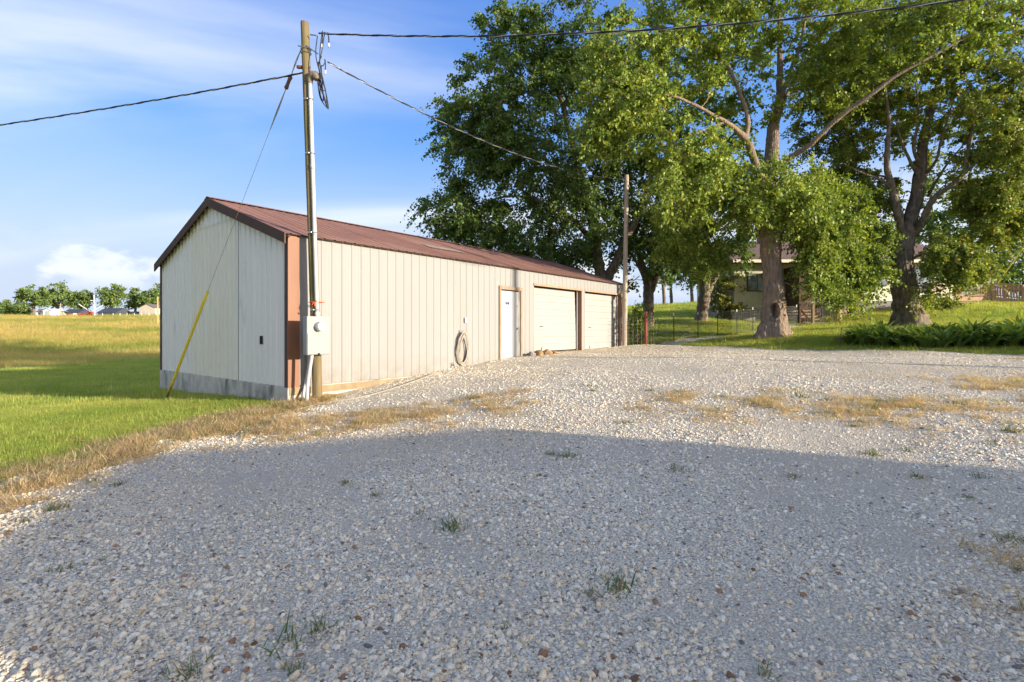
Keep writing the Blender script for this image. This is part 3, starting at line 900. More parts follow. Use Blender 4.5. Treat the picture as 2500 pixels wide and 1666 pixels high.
    mb.lathe([(0.006, 0), (0.006, 0.05), (0.03, 0.052), (0.03, 0.06)], (tx, -0.07, tz), (0, 0, 1), 8); mb.build('water_tap', mat('brass_dull', (0.30, 0.22, 0.12), rough=0.45, metal=0.7), barn, True)
    mb = MB(); mb.cbox((5.10, -0.05, 0.21), (5.19, -0.024, 0.36), 0.006); mb.build('outlet_cover', WHITE, barn)
    mb = MB()
    for xx in (4.93, 5.05):
        mb.tube([(xx, -0.01, -0.08), (xx, -0.05, -0.09), (xx, -0.13, -0.10), (xx, -0.145, -0.06)], 0.007, 6)
    mb.cbox((4.9, -0.03, -0.12), (5.08, -0.021, 0.0), 0.003); mb.build('hose_hook', METAL, barn)
    return barn


barn = build_barn()


def bw(t, s, z):
    p = bpt(t, s); return np.array([p[0], p[1], z])


# ------------------------------------------------------------------ hose
def build_hose():
    m = mat('pale_hose_rubber', (0.40, 0.345, 0.28), (0.33, 0.28, 0.22), scale=12, rough=0.55)
    h = thing('garden_hose', 'pale garden hose coiled on a wall hook and trailing across the gravel', 'hose', tuple(bw(5.0, -0.1, -0.9)))
    inv = Matrix.Translation(-Vector(h.location))
    mb = MB(); pts = []
    N = 7
    for k in range(N * 28 + 1):
        a = k / 28 * 2 * math.pi; i = k / 28
        w = 0.225 + 0.05 * math.sin(i * 2.1); hh = 0.43 + 0.045 * math.sin(i * 1.7 + 1)
        egg = 1 - 0.35 * (math.cos(a) * 0.5 + 0.5)
        u = math.sin(a) * w * egg; v = math.cos(a) * hh
        pts.append(bw(4.99 + u + 0.02 * math.sin(i * 3), -0.045 - 0.09 * (math.cos(a) * 0.5 + 0.5) - 0.012 * (i % 3), -0.085 - 0.43 + v + 0.02 * math.sin(i * 2.3)))
    mb.tube(np.array(pts) - np.array(h.location), 0.0125, 7)
    mb.build('coil', m, h, True)
    mb = MB(); tx, tz = 4.62, -1.03
    g = lambda x, y: float(surf(np.array([x]), np.array([y]))[0]) + 0.016
    p = [bw(tx, -0.12, tz), bw(tx - 0.02, -0.16, tz - 0.06), bw(tx - 0.35, -0.25, -1.12)]
    for px, py, d in ((1062, 914, 0), (1040, 922, 0), (985, 942, 0), (920, 962, 0), (860, 976, 0), (790, 986, 0), (730, 1001, 0), (665, 1017, 0), (640, 1012, 0)):
        dz = 1.3
        for _ in range(12):
            zz = float(surf(np.array([(px - PCX) / F * dz * F / max(py - HOR, 1)]), np.array([dz * F / (py - HOR)]))[0]); dz = -zz
        depth = dz * F / (py - HOR); x = (px - PCX) / F * depth
        p.append(np.array([x, depth, g(x, depth)]))
    mb.tube(smooth_path(p, 8) - np.array(h.location), 0.0125, 7); mb.build('trailing_length', m, h, True)
    mb = MB(); p = [bw(tx, -0.12, tz), bw(tx + 0.03, -0.15, tz - 0.16), bw(tx + 0.16, -0.2, -1.13), bw(tx + 0.3, -0.16, -1.1), bw(4.85, -0.1, -0.98)]
    mb.tube(smooth_path(p, 8) - np.array(h.location), 0.0125, 7); mb.build('feed_length', m, h, True)


build_hose()


# ------------------------------------------------------------------ utility poles, wires, guy
POLEWOOD = mat('weathered_pole_wood', (0.24, 0.175, 0.085), (0.115, 0.09, 0.045), scale=14, rough=0.85, stretch=(1, 1, 0.05), bump=0.01, contrast=(0.3, 0.7),
               c3=(0.11, 0.115, 0.035), scale3=1.0, c3range=(0.50, 0.66), stretch3=(2, 2, 0.4))
POLEWOOD2 = mat('pale_pole_wood', (0.50, 0.40, 0.29), (0.38, 0.30, 0.22), scale=12, rough=0.85, stretch=(1, 1, 0.05), bump=0.006)
WIREM = mat('black_cable', (0.025, 0.025, 0.028), rough=0.5)
WIREG = mat('bare_aluminium_cable', (0.50, 0.50, 0.50), rough=0.4, metal=0.6)


def pole_shaft(base, top, r0, r1, m, parent, seed=0):
    n = 26; rr = np.random.default_rng(seed); sides = 14
    b, t = np.array(base), np.array(top); mb = MB(); vs = []
    for i in range(n):
        f = i / (n - 1); c = b + (t - b) * f + np.array([0.010 * math.sin(3 * f + seed), 0.008 * math.sin(5 * f), 0]); r = r0 + (r1 - r0) * f
        for k in range(sides):
            a = 2 * math.pi * k / sides; q = r * (1 + 0.05 * math.sin(3 * a + seed) + 0.025 * rr.standard_normal())
            vs.append(c + np.array([q * math.cos(a), q * math.sin(a), 0]))
    top_c = len(vs); vs.append(t + np.array([0, 0, 0.02]))
    fs = [(i * sides + k, i * sides + (k + 1) % sides, (i + 1) * sides + (k + 1) % sides, (i + 1) * sides + k) for i in range(n - 1) for k in range(sides)]
    fs += [((n - 1) * sides + k, (n - 1) * sides + (k + 1) % sides, top_c) for k in range(sides)]
    mb.add(vs, fs)
    return mb.build('shaft', m, parent, True)


PB = np.array([-4.02, 10.48]); PG = gz(*PB)
PTOP = P(745, 56, 10.48)


def build_pole1():
    base = np.array([PB[0], PB[1], PG - 0.3])
    t = thing('utility_pole', 'leaning wooden utility pole with conduit and meter box at the shed corner', 'utility pole', (PB[0], PB[1], PG))
    o = np.array(t.location); loc = lambda p: np.array(p, float) - o
    pole_shaft(loc(base), loc(PTOP), 0.098, 0.080, POLEWOOD, t, 1)
    axis = lambda z: base + (PTOP - base) * ((z - base[2]) / (PTOP[2] - base[2]))
    n = np.array([UG[0] * -1, UG[1] * -1, 0.0])           # away from the long wall
    u = np.array([UL[0], UL[1], 0.0])
    # service conduit up the pole
    cc = lambda z: axis(z) + np.array([0.094, -0.086, 0])
    zt = (HOR - 205) / F * 10.45
    mb = MB(); mb.tube([loc(cc(z)) for z in np.linspace(0.25, zt, 12)], 0.041, 14)
    for z in (0.32, 2.0, 3.35):
        mb.tube([loc(cc(z - 0.05)), loc(cc(z + 0.05))], 0.047, 14)
    mb.build('conduit', PVC, t, True)
    mb = MB()
    for z in (0.42, 2.0, 3.62, zt - 0.35):
        mb = MB(); mb.tube([loc(cc(z)) + 0.05 * np.array([math.cos(a), math.sin(a), 0]) for a in np.linspace(0, 2 * math.pi, 15)], 0.007, 5)
        mb.cbox(tuple(loc(cc(z)) + (-0.12, -0.06, -0.015)), tuple(loc(cc(z)) + (-0.04, -0.04, 0.015)), 0.003)
        mb.build('conduit_strap', METAL, t)
    # weatherhead
    mb = MB(); c = loc(cc(zt))
    path = [c + (0, 0, -0.02), c + (0.0, 0, 0.06), c + (0.03, -0.01, 0.12), c + (0.09, -0.02, 0.14), c + (0.15, -0.03, 0.09), c + (0.16, -0.03, 0.04)]
    mb.tube(smooth_path(path, 5), np.interp(np.linspace(0, 1, 26), [0, .2, .5, .8, 1], [.05, .065, .085, .085, .07]), 12)
    mb.build('weatherhead', mat('grey_brown_casting', (0.24, 0.19, 0.13), (0.16, 0.12, 0.09), scale=20, rough=0.6), t, True)
    wh = c + np.array([0.17, -0.03, 0.07])
    # drip loops and tails
    rr = np.random.default_rng(5)
    a1 = loc(P(775, 88, 10.42)); a2 = loc(P(787, 76, 10.42)); a3 = loc(P(785, 138, 10.40)); a4 = loc(P(795, 150, 10.4))
    for i, (hi, low) in enumerate(((a1, (800, 262)), (a2, (797, 258)), (a3, (793, 222)), (a4, (788, 246)), (a2 + (0.05, 0, -0.02), (799, 264)))):
        lo = loc(P(low[0], low[1], 10.36 + 0.03 * i))
        mid = wh + rr.normal(0, 0.025, 3)
        mb = MB(); mb.tube(smooth_path([mid, (mid + lo) / 2 + (0.05 - 0.02 * i, -0.03, -0.1), lo, lo + (0.012, 0, 0.03), (lo + mid) / 2 + (0.09 - 0.015 * i, -0.05, 0.02), mid + (0.04, -0.02, 0.25), (mid + hi) / 2 + (0.01 * i - 0.02, 0, 0.1), hi], 6), 0.0105, 6)
        mb.build('drip_loop', WIREM, t, True)
    for p, q in (((787, 78), (786, 108)), ((800, 80), (803, 106)), ((793, 145), (794, 172))):
        mb = MB(); A, B = loc(P(*p, 10.42)), loc(P(*q, 10.42))
        mb.tube([A, A * 0.5 + B * 0.5 + (0.01, 0, 0), B], 0.011, 6); mb.build('splice_tail', WIREM, t, True)
        mb = MB(); mb.tube([B, B + (0, 0, -0.075)], [0.016, 0.02], 8); mb.build('splice_cap', mat('clear_sleeve', (0.7, 0.7, 0.72), rough=0.3), t)
    # dead-end clamps and bands
    for z, h in ((4.95 + 0.85, 0.03), (5.72, 0.02)):
        mb = MB(); cz = axis(z); mb.tube([loc(cz) + 0.096 * np.array([math.cos(a), math.sin(a), 0.08 * math.sin(a)]) for a in np.linspace(0, 2 * math.pi, 21)], 0.012, 6)
        mb.build('guy_band', METAL, t)
    for p, q in (((748, 112), (776, 132)), ((757, 85), (772, 87)), ((728, 112), (748, 116))):
        mb = MB(); mb.tube([loc(P(*p, 10.40)), loc(P(*q, 10.40))], 0.014, 6); mb.build('dead_end_clamp', METAL, t)
    mb = MB(); c = loc(axis((HOR - 166) / F * 10.48)); mb.lathe([(0.035, 0.05), (0.04, 0.07), (0.035, 0.12), (0.04, 0.16), (0.03, 0.19)], c, (-1, -0.2, 0), 12)
    mb.build('spool_insulator', mat('brown_glaze', (0.16, 0.06, 0.04), rough=0.25), t, True)
    # meter box
    bx = np.array([BC[0], BC[1], 0]) + u * 0.62 + n * 0.415       # centre of the back plate, wall frame
    z0, z1 = (HOR - 866) / F * 10.3, (HOR - 773) / F * 10.3
    px0 = P(777.5, 820, 10.22)
    ctr = np.array([px0[0], px0[1], 0])
    def q(a, b, c): return loc(ctr + u * a - n * b + np.array([0, 0, c]))
    box = MB()
    bm = MB(); bm.cbox((-0.245, -0.0, z0), (0.245, 0.15, z1), 0.008)
    box.add([q(*v) for v in bm.v], bm.f); mbx = box.build('meter_box', GREYBOX, t)
    bm = MB(); bm.cbox((-0.238, -0.012, z0 + 0.01), (0.238, -0.001, z0 + 0.425), 0.004); box = MB(); box.add([q(*v) for v in bm.v], bm.f); box.build('cover', GREYBOX, mbx)
    bm = MB(); bm.cbox((-0.02, -0.03, z0 + 0.0), (0.02, -0.012, z0 + 0.035), 0.004); box = MB(); box.add([q(*v) for v in bm.v], bm.f); box.build('hasp', DARK, mbx)
    zc = (HOR - 798) / F * 10.2
    mb = MB(); mb.lathe([(0.095, 0), (0.098, 0.02), (0.092, 0.04)], q(0.0, -0.0, zc), tuple(n), 24); mb.build('meter_ring', METAL, mbx, True)
    mb = MB(); mb.lathe([(0.088, 0.04), (0.086, 0.12), (0.078, 0.145), (0.05, 0.155)], q(0.0, -0.0, zc), tuple(n), 24); mb.build('meter_cap', mat('white_plastic', (0.85, 0.85, 0.86), rough=0.25), mbx, True)
    for k in (-0.17, 0.17):
        mb = MB(); mb.lathe([(0.012, 0), (0.012, 0.006)], q(k, -0.001, z0 + 0.44), tuple(n), 8); mb.build('cover_screw', METAL, mbx)
    # conduits leaving the bottom of the box for the shed
    gb = P(746, 985, 10.2); gb[2] = gz(gb[0], gb[1]) + 0.03
    mb = MB(); mb.tube(smooth_path([q(-0.10, 0.07, z0), loc(P(752, 930, 10.22)), loc(gb) + (0.03, 0, 0.1), loc(gb) + (0.0, 0.03, 0.0), loc(gb) + (-0.10, 0.12, 0.03)], 6), 0.036, 12); mb.build('lower_conduit', PVC, t, True)
    wz = -0.28; wp = bw(0.40, -0.05, wz)
    mb = MB(); mb.tube(smooth_path([loc(wp), loc(wp) + (0, 0, -0.5), loc(P(741, 965, 10.42)), loc(gb) + (-0.02, 0.06, 0.02)], 6), 0.03, 12); mb.build('lower_conduit', PVC, t, True)
    mb = MB(); mb.cbox(tuple(loc(wp) + (-0.05, -0.04, -0.03)), tuple(loc(wp) + (0.05, 0.04, 0.05)), 0.01); mb.build('conduit_elbow', PVC, t)
    # orange ribbon knotted round pole and conduit
    m = mat('orange_ribbon', (0.75, 0.10, 0.02), rough=0.5); zr = (HOR - 738) / F * 10.4
    mb = MB(); c = loc(axis(zr)) + (0.06, 0, 0)
    ring = [c + np.array([0.155 * math.cos(a), 0.11 * math.sin(a) - 0.01, 0.004 * math.sin(3 * a)]) for a in np.linspace(0, 2 * math.pi, 25)]
    mb.tube(ring, 0.009, 5)
    for dx, dz in ((-0.05, -0.06), (0.01, -0.09), (0.05, 0.03)):
        mb.tube([c + (0.01, -0.125, 0), c + (0.01 + dx * 0.6, -0.14, dz * 0.4), c + (0.01 + dx, -0.145, dz)], [0.009, 0.011, 0.008], 5)
    mb.build('ribbon', m, t)
    return t


build_pole1()


def twisted(name, label, A, B, sag, pitch=0.75, r=0.012, n=None, power=None):
    A, B = np.array(A, float), np.array(B, float); L_ = np.linalg.norm(B - A)
    n = n or int(L_ / 0.07)
    f = np.linspace(0, 1, n)
    c = A + (B - A) * f[:, None]
    c[:, 2] -= 4 * sag * f * (1 - f)
    d = (B - A) / L_; s1 = np.cross(d, (0, 0, 1)); s1 /= np.linalg.norm(s1); s2 = np.cross(s1, d)
    t = thing(name, label, 'wire', tuple(A), group='overhead wires')
    for k in range(3):
        a = f * L_ / pitch * 2 * math.pi + k * 2.094
        rr = r * (0.55 if k == 2 else 1.05)
        mb = MB(); mb.tube(c + (np.cos(a)[:, None] * s1 + np.sin(a)[:, None] * s2) * r * 1.1 - A, rr, 5)
        mb.build('bare_strand' if k == 2 else 'insulated_strand', WIREG if k == 2 else WIREM, t, True)
    return t


FARPOLE = np.array([26.7, 2.6])
twisted('overhead_wire', 'twisted service cable rising from the pole top over the drive past the tree tops', P(778, 82, 10.42), (26.5, 2.7, 8.0), 1.93, r=0.010)
twisted('overhead_wire', 'twisted cable sagging from the leaning pole down to the plain pole behind the shed', P(800, 152, 10.45), P(1526, 438, 21.5), 0.54, r=0.009)
twisted('overhead_wire', 'twisted cable running off above the lawn from the leaning pole', P(742, 178, 10.5), (-30, 16.0, 5.25), 0.42, r=0.010)
twisted('overhead_wire', 'cable dropping from the plain pole through the branches to the house', P(1533, 438, 21.5), (13.6, 31.6, 4.6), 0.25, r=0.009)


def simple_pole(name, label, x, y, top, r0, r1, m, lean=(0, 0), group=None, seed=3):
    g = gz(x, y)
    t = thing(name, label, 'utility pole', (x, y, g))
    pole_shaft((0, 0, -0.3), (lean[0], lean[1], top - g), r0, r1, m, t, seed)
    return t, g


p2 = P(1525, 845, 21.45)
t2, g2 = simple_pole('utility_pole', 'slim plain wooden pole at the far end of the shed', p2[0], 21.45, (HOR - 428) / F * 21.45, 0.105, 0.085, POLEWOOD2, (0.08, 0), seed=4)
mb = MB(); mb.tube([(0.16 * math.cos(a) * 0.6 + 0.075, 0.16 * math.sin(a) * 0.6, 6.95) for a in np.linspace(0, 6.283, 17)], 0.012, 5); mb.build('wire_band', METAL, t2)
mb = MB(); mb.tube([(0.02, 0, 2.4), (0.35, 0.25, 2.75), (0.75, 0.5, 3.05)], [0.03, 0.025, 0.02], 6); mb.build('brace', POLEWOOD2, t2)
t3, g3 = simple_pole('utility_pole', 'tall wooden pole carrying the service cable beyond the drive', FARPOLE[0], FARPOLE[1], 9.6, 0.15, 0.12, POLEWOOD, seed=6)
mb = MB(); mb.cbox((-0.9, -0.06, 10.0 - 1.0), (0.9, 0.06, 10.0 - 0.86), 0.01); mb.build('crossarm', POLEWOOD, t3)
t4, g4 = simple_pole('utility_pole', 'wooden pole at the west edge of the lawn', -30, 16.0, 5.7, 0.12, 0.09, POLEWOOD, seed=8)
mb = MB(); mb.tube([(0.11 * math.cos(a), 0.11 * math.sin(a), 5.25 - g4) for a in np.linspace(0, 6.283, 17)], 0.012, 5); mb.build('wire_band', METAL, t4)


def build_guy():
    A = P(404, 975, 12.7); A[2] = gz(A[0], A[1]) - 0.02
    B = P(737, 116, 10.46)
    t = thing('guy_wire', 'anchored guy wire with yellow guard sleeve in front of the gable', 'guy wire', tuple(A))
    A0 = A.copy(); D = B - A
    mb = MB(); mb.tube([D * 0.02, D * 0.90], 0.0045, 6); mb.build('strand', mat('rusty_strand', (0.30, 0.20, 0.13), (0.40, 0.34, 0.28), scale=8, rough=0.6, metal=0.4), t)
    mb = MB(); fs = np.linspace(0.035, 0.352, 10)
    mb.tube([D * f for f in fs], 0.034, 10); mb.build('guard_sleeve', mat('yellow_plastic', (0.86, 0.66, 0.07), (0.80, 0.60, 0.06), scale=5, rough=0.4), t, True)
    mb = MB(); mb.tube([D * -0.02, D * 0.018, D * 0.04], [0.03, 0.028, 0.022], 8); mb.tube([D * -0.005 + 0.06 * np.array([math.cos(a), 0, math.sin(a)]) for a in np.linspace(0, 6.28, 13)], 0.012, 6)
    mb.build('anchor', mat('rusty_anchor', (0.22, 0.11, 0.06), rough=0.8), t, True)
    mb = MB(); mb.lathe([(0.02, 0), (0.045, 0.03), (0.035, 0.10), (0.035, 0.2), (0.045, 0.27), (0.02, 0.3)], D * 0.90, tuple(D), 10); mb.build('strain_insulator', mat('brown_insulator', (0.13, 0.07, 0.05), rough=0.3), t, True)
    for k in (-1, 1):
        mb = MB(); mb.tube([D * 0.80, D * 0.85 + np.array([0.015 * k, 0, 0]), D * 0.905], 0.008, 5)
        mb.tube([D * 0.935, D * 0.965 + np.array([0.012 * k, 0, 0.02]), D * 1.0], 0.008, 5); mb.build('preformed_grip', METAL, t)


build_guy()

# rocks beside the door
def rock_mesh(seed, r=1.0):
    import bmesh
    bm = bmesh.new(); bmesh.ops.create_icosphere(bm, subdivisions=2, radius=1)
    q = np.random.default_rng(seed); planes = q.normal(size=(9, 3)); planes /= np.linalg.norm(planes, axis=1)[:, None]
    cut = q.uniform(0.62, 0.92, 9); sc = q.uniform(0.8, 1.35, 3) * (1, 1, 0.6)
    for v in bm.verts:
        p = np.array(v.co)
        for n_, c_ in zip(planes, cut):
            d = p @ n_
            if d > c_: p = p - n_ * (d - c_)
        v.co = p * sc * r * (1 + 0.03 * q.standard_normal())
    me = bpy.data.meshes.new('rock'); bm.to_mesh(me); bm.free()
    return me


ROCKM = [mat('tan_fieldstone', (0.40, 0.25, 0.12), (0.27, 0.17, 0.09), scale=14, rough=0.9, bump=0.02), mat('orange_fieldstone', (0.52, 0.27, 0.10), (0.34, 0.18, 0.08), scale=10, rough=0.9, bump=0.02),
         mat('grey_fieldstone', (0.33, 0.29, 0.25), (0.20, 0.17, 0.13), scale=12, rough=0.9, bump=0.02)]
q = np.random.default_rng(11)
for i, (t, s, r, k, zo, wd) in enumerate(((7.95, -0.30, 0.13, 2, 0, 'grey jagged'), (8.18, -0.42, 0.16, 0, 0, 'dark tan'), (8.40, -0.28, 0.15, 2, 0, 'flat grey'), (8.55, -0.48, 0.15, 0, 0, 'mossy tan'),
                                   (8.80, -0.34, 0.17, 1, 0, 'orange'), (9.02, -0.45, 0.13, 0, 0, 'small tan'), (8.28, -0.33, 0.12, 0, 0.07, 'upper tan'), (8.66, -0.38, 0.12, 1, 0.07, 'upper orange'), (9.16, -0.3, 0.10, 2, 0, 'small grey'))):
    me = rock_mesh(20 + i, r); p = bw(t, s, 0); z = float(surf(np.array([p[0]]), np.array([p[1]]))[0])
    o = link('rock', me, ROCKM[k], loc=(p[0], p[1], z + r * 0.22 + zo)); o.rotation_euler = (q.uniform(-.3, .3), q.uniform(-.3, .3), q.uniform(0, 6))
    pos = 'nearest the door' if i == 0 else 'in the heap beside the white door'
    tag(o, f'{wd} fieldstone {pos}', 'rock', 'rocks heaped by the door')

# ------------------------------------------------------------------ trees
BARK1 = mat('grey_brown_bark', (0.33, 0.245, 0.18), (0.15, 0.11, 0.082), scale=7, rough=0.95, stretch=(2.2, 2.2, 0.5), bump=0.05, contrast=(0.3, 0.7), bscale=11,
            c3=(0.33, 0.22, 0.11), scale3=1.6, c3range=(0.52, 0.75))
BARK2 = mat('dark_mottled_bark', (0.27, 0.205, 0.15), (0.11, 0.088, 0.068), scale=6, rough=0.95, stretch=(1.5, 1.5, 0.6), bump=0.05, contrast=(0.35, 0.65), bscale=9,
            c3=(0.27, 0.21, 0.13), scale3=2.2, c3range=(0.55, 0.75))
LEAF = leaf_mat('leaf', 0.30)


def ellipsoid_points(specs, n, q):
    """specs: (px, py, depth, rx_px, ry_px, r_depth, weight) -> n points spread through them, denser towards the skin"""
    w = np.array([s[6] for s in specs], float); k = q.choice(len(specs), n, p=w / w.sum())
    S = np.array([s[:6] for s in specs])[k]
    d = q.normal(size=(n, 3)); d /= np.linalg.norm(d, axis=1)[:, None]
    r = q.uniform(0, 1, n) ** 0.42
    d *= r[:, None]
    dep = S[:, 2] + d[:, 1] * S[:, 5]
    px = S[:, 0] + d[:, 0] * S[:, 3]; py = S[:, 1] - d[:, 2] * S[:, 4]
    return np.stack([(px - PCX) / F * S[:, 2] + (dep - S[:, 2]) * (S[:, 0] - PCX) / F * 0.6, dep, (HOR - py) / F * S[:, 2]], 1)


def leaves_mesh(name, C, rad, centre, q, twigs, per, size, cols, droop=0.35, flat=0.7):
    """Sprays of folded leaves on short drooping twigs round each clump centre. Returns mesh, twig polylines."""
    n = len(C)
    out = C - centre; out /= np.linalg.norm(out, axis=1)[:, None] + 1e-6
    d = q.normal(size=(n, twigs, 3)) * (1, 1, flat) + out[:, None] * 0.75
    d /= np.linalg.norm(d, axis=2)[..., None]
    Lt = rad[:, None] * q.uniform(0.55, 1.25, (n, twigs))
    t = (np.arange(per) + q.uniform(0, 1, (n, twigs, per))) / per
    t = 0.12 + 0.92 * t
    pos = C[:, None, None] + d[:, :, None] * (Lt[..., None] * t)[..., None]
    pos[..., 2] -= droop * Lt[..., None] * t ** 2
    side = q.normal(size=pos.shape) * 0.33 * size + q.normal(size=pos.shape) * 0.05 * Lt[..., None, None]
    pos = pos + side
    m = n * twigs * per
    P0 = pos.reshape(m, 3)
    ax = np.repeat(d.reshape(-1, 3), per, 0) * 0.7 + q.normal(size=(m, 3)) * 0.75; ax[:, 2] -= 0.45
    ax /= np.linalg.norm(ax, axis=1)[:, None]
    up = q.normal(size=(m, 3)) * 0.85 + np.repeat(out, twigs * per, 0) * 0.55 + np.array([0.0, 0.0, 0.30])
    nr = up - ax * (up * ax).sum(1)[:, None]; nr /= np.linalg.norm(nr, axis=1)[:, None] + 1e-9
    sd = np.cross(ax, nr)
    s = size * q.uniform(0.6, 1.25, m)[:, None]
    wdt = s * q.uniform(0.34, 0.46, m)[:, None]
    V = np.empty((m, 4, 3))
    V[:, 0] = P0 - ax * s * 0.5
    V[:, 1] = P0 - sd * wdt + nr * s * 0.10 - ax * s * 0.05
    V[:, 2] = P0 + ax * s * 0.5 - nr * s * 0.08
    V[:, 3] = P0 + sd * wdt + nr * s * 0.10 - ax * s * 0.05
    b = np.arange(m) * 4
    Fq = np.concatenate([np.stack([b, b + 1, b + 2], 1), np.stack([b, b + 2, b + 3], 1)])
    c0, c1, c2 = [np.array(c) for c in cols]
    mixc = np.repeat(q.beta(1.6, 1.6, n), twigs * per)[:, None] * 0.55 + q.uniform(0, 1, m)[:, None] * 0.45
    col = c0 + (c1 - c0) * mixc
    rare = q.uniform(0, 1, m) < 0.05
    col[rare] = c2
    col *= q.uniform(0.75, 1.2, m)[:, None]
    me = np_mesh(name, V.reshape(-1, 3), Fq, np.repeat(col, 4, 0))
    return me, (d, Lt)


def grow(label, cat, name, base, limbs, clump_specs, n_clumps, seed, bark, cols, rad=(0.55, 1.05), twigs=7, per=14, size=0.14, trunk_fn=None, droop=0.35, min_r=0.008, group=None, keep=None, twig_wood=True):
    """base: ground point; limbs: list of polylines [(px,py,depth,r)...]; first is the trunk."""
    q = np.random.default_rng(seed)
    root = thing(name, label, cat, tuple(base), group=group)
    o = np.array(base)
    nodes, radii = [], []
    mb = MB()
    for i, L_ in enumerate(limbs):
        p = np.array([np.append(P(a, b, c), r) for a, b, c, r in L_])
        s = smooth_path(p, 6)
        k = len(s)
        wob = np.cumsum(q.normal(size=(k, 3)) * s[:, 3:4] * 0.10, 0); wob -= np.linspace(0, 1, k)[:, None] * wob[-1]
        s[:, :3] += wob * (0.4 if i == 0 else 1.0)
        s[:, 3] = np.maximum(s[:, 3] * (1 + 0.06 * q.normal(size=k)), min_r)
        if i == 0 and trunk_fn is not None:
            trunk_fn(s, root, bark, o)
        else:
            mb.tube(s[:, :3] - o, s[:, 3], 9)
        nodes.append(s[:, :3]); radii.append(s[:, 3])
    nodes = np.vstack(nodes); radii = np.concatenate(radii)
    C = ellipsoid_points(clump_specs, n_clumps, q)
    if keep is not None:
        C = C[keep(PCX + C[:, 0] / C[:, 1] * F, HOR - C[:, 2] / C[:, 1] * F)]
    gmin = ground(C[:, 0], C[:, 1]) + 0.6
    C[:, 2] = np.maximum(C[:, 2], gmin)
    R_ = q.uniform(*rad, len(C))
    br = MB()
    skel = nodes.copy(); srad = radii.copy()
    order = np.argsort(((C[:, None] - nodes[None, ::4]) ** 2).sum(-1).min(1))
    for ci in order:
        c = C[ci]
        dv = c - skel; dd = np.linalg.norm(dv, axis=1) + 1.1 * np.maximum(0, skel[:, 2] - c[2] - 0.3)
        j = int(np.argmin(dd)); a = skel[j]; ln = np.linalg.norm(c - a)
        if ln < 0.15: continue
        m1 = a + (c - a) * 0.35 + np.array([0, 0, 0.12 * ln]) + q.normal(size=3) * 0.06 * ln
        m2 = a + (c - a) * 0.72 + np.array([0, 0, 0.10 * ln]) + q.normal(size=3) * 0.05 * ln
        pth = smooth_path([a, m1, m2, c], 3)
        r0 = min(srad[j] * 0.65, 0.014 + 0.011 * ln); rr = np.linspace(r0, max(min_r, r0 * 0.35), len(pth))
        br.tube(pth - o, rr, 5, cap=False)
        skel = np.vstack([skel, pth[2:]]); srad = np.concatenate([srad, rr[2:]])
    if len(mb.v):
        mb.build('limbs', bark, root, True)
    br.build('branches', bark, root, True)['kind'] = 'stuff'
    centre = C.mean(0) - np.array([0, 0, 1.0])
    me, (d, Lt) = leaves_mesh('crown', C - o, R_, centre - o, q, twigs, per, size, cols, droop)
    cr = link('crown', me, LEAF, root)
    if twig_wood:
        tw = MB(); k = 0
        for i in range(len(C)):
            for j in range(0, twigs, 2):
                a = C[i] - o; v = d[i, j] * Lt[i, j]
                tw.tube([a, a + v * 0.5 - (0, 0, droop * Lt[i, j] * 0.25), a + v - (0, 0, droop * Lt[i, j])], [0.009, 0.006, 0.004], 3, cap=False)
        tw.build('twigs', bark, root)['kind'] = 'stuff'
    return root


def maple_trunk(hole, flare, seed, hr=(0.085, 0.20)):
    """Trunk with root flare, ridged bark and a rotten hollow."""
    def fn(s, root, bark, o):
        q = np.random.default_rng(seed); sides = 84
        # resample finely
        zz_ = s[:, 2] - s[0, 2]; hh_ = np.concatenate([np.linspace(0, 2.4, 80), np.linspace(2.45, zz_[-1], 80)]); k = np.interp(hh_, zz_, np.arange(len(s))); s2 = np.stack([np.interp(k, np.arange(len(s)), s[:, i]) for i in range(4)], 1)
        z0 = s2[0, 2]; A = np.linspace(0, 2 * math.pi, sides, endpoint=False)
        lob = q.uniform(0, 6.28, 3)
        V = np.empty((len(s2), sides, 3))
        hx, hz, ha = hole            # hollow: height above base, direction angle
        for i, (x, y, z, r) in enumerate(s2):
            h = z - z0
            fl = flare * np.exp(-h / 0.33) * (1 + 0.45 * np.cos(5 * A + lob[0]) + 0.25 * np.cos(3 * A + lob[1])) + 0.10 * np.exp(-h / 1.1)
            rr = r * (1 + 0.045 * np.cos(4 * A + lob[2] + h * 0.4) + 0.02 * np.cos(13 * A + h)) + r * fl
            rr += (0.016 * np.sin(23 * A + 2.2 * np.sin(h * 4.1) + 1.3 * np.sin(h * 9.7)) + 0.010 * np.sin(37 * A - 2 * np.sin(h * 6.3))) * (r > 0.12)
            V[i, :, 0] = x + rr * np.cos(A); V[i, :, 1] = y + rr * np.sin(A); V[i, :, 2] = z
            da = (A - ha + math.pi) % (2 * math.pi) - math.pi
            e = np.sqrt((da * r / hr[0]) ** 2 + ((h - hz) / hr[1]) ** 2)
            push = np.where(e < 1, -0.34 * np.minimum(1, (1 - e) * 4.0), 0.05 * np.exp(-((e - 1.12) / 0.16) ** 2))
            V[i, :, 0] += push * np.cos(A); V[i, :, 1] += push * np.sin(A)
        n = len(s2); i, j = np.meshgrid(np.arange(n - 1), np.arange(sides), indexing='ij')
        a = (i * sides + j).ravel(); b = (i * sides + (j + 1) % sides).ravel()
        me = np_mesh('trunk', V.reshape(-1, 3) - o, np.stack([a, b, b + sides, a + sides], 1))
        link('trunk', me, bark, root, True)
    return fn


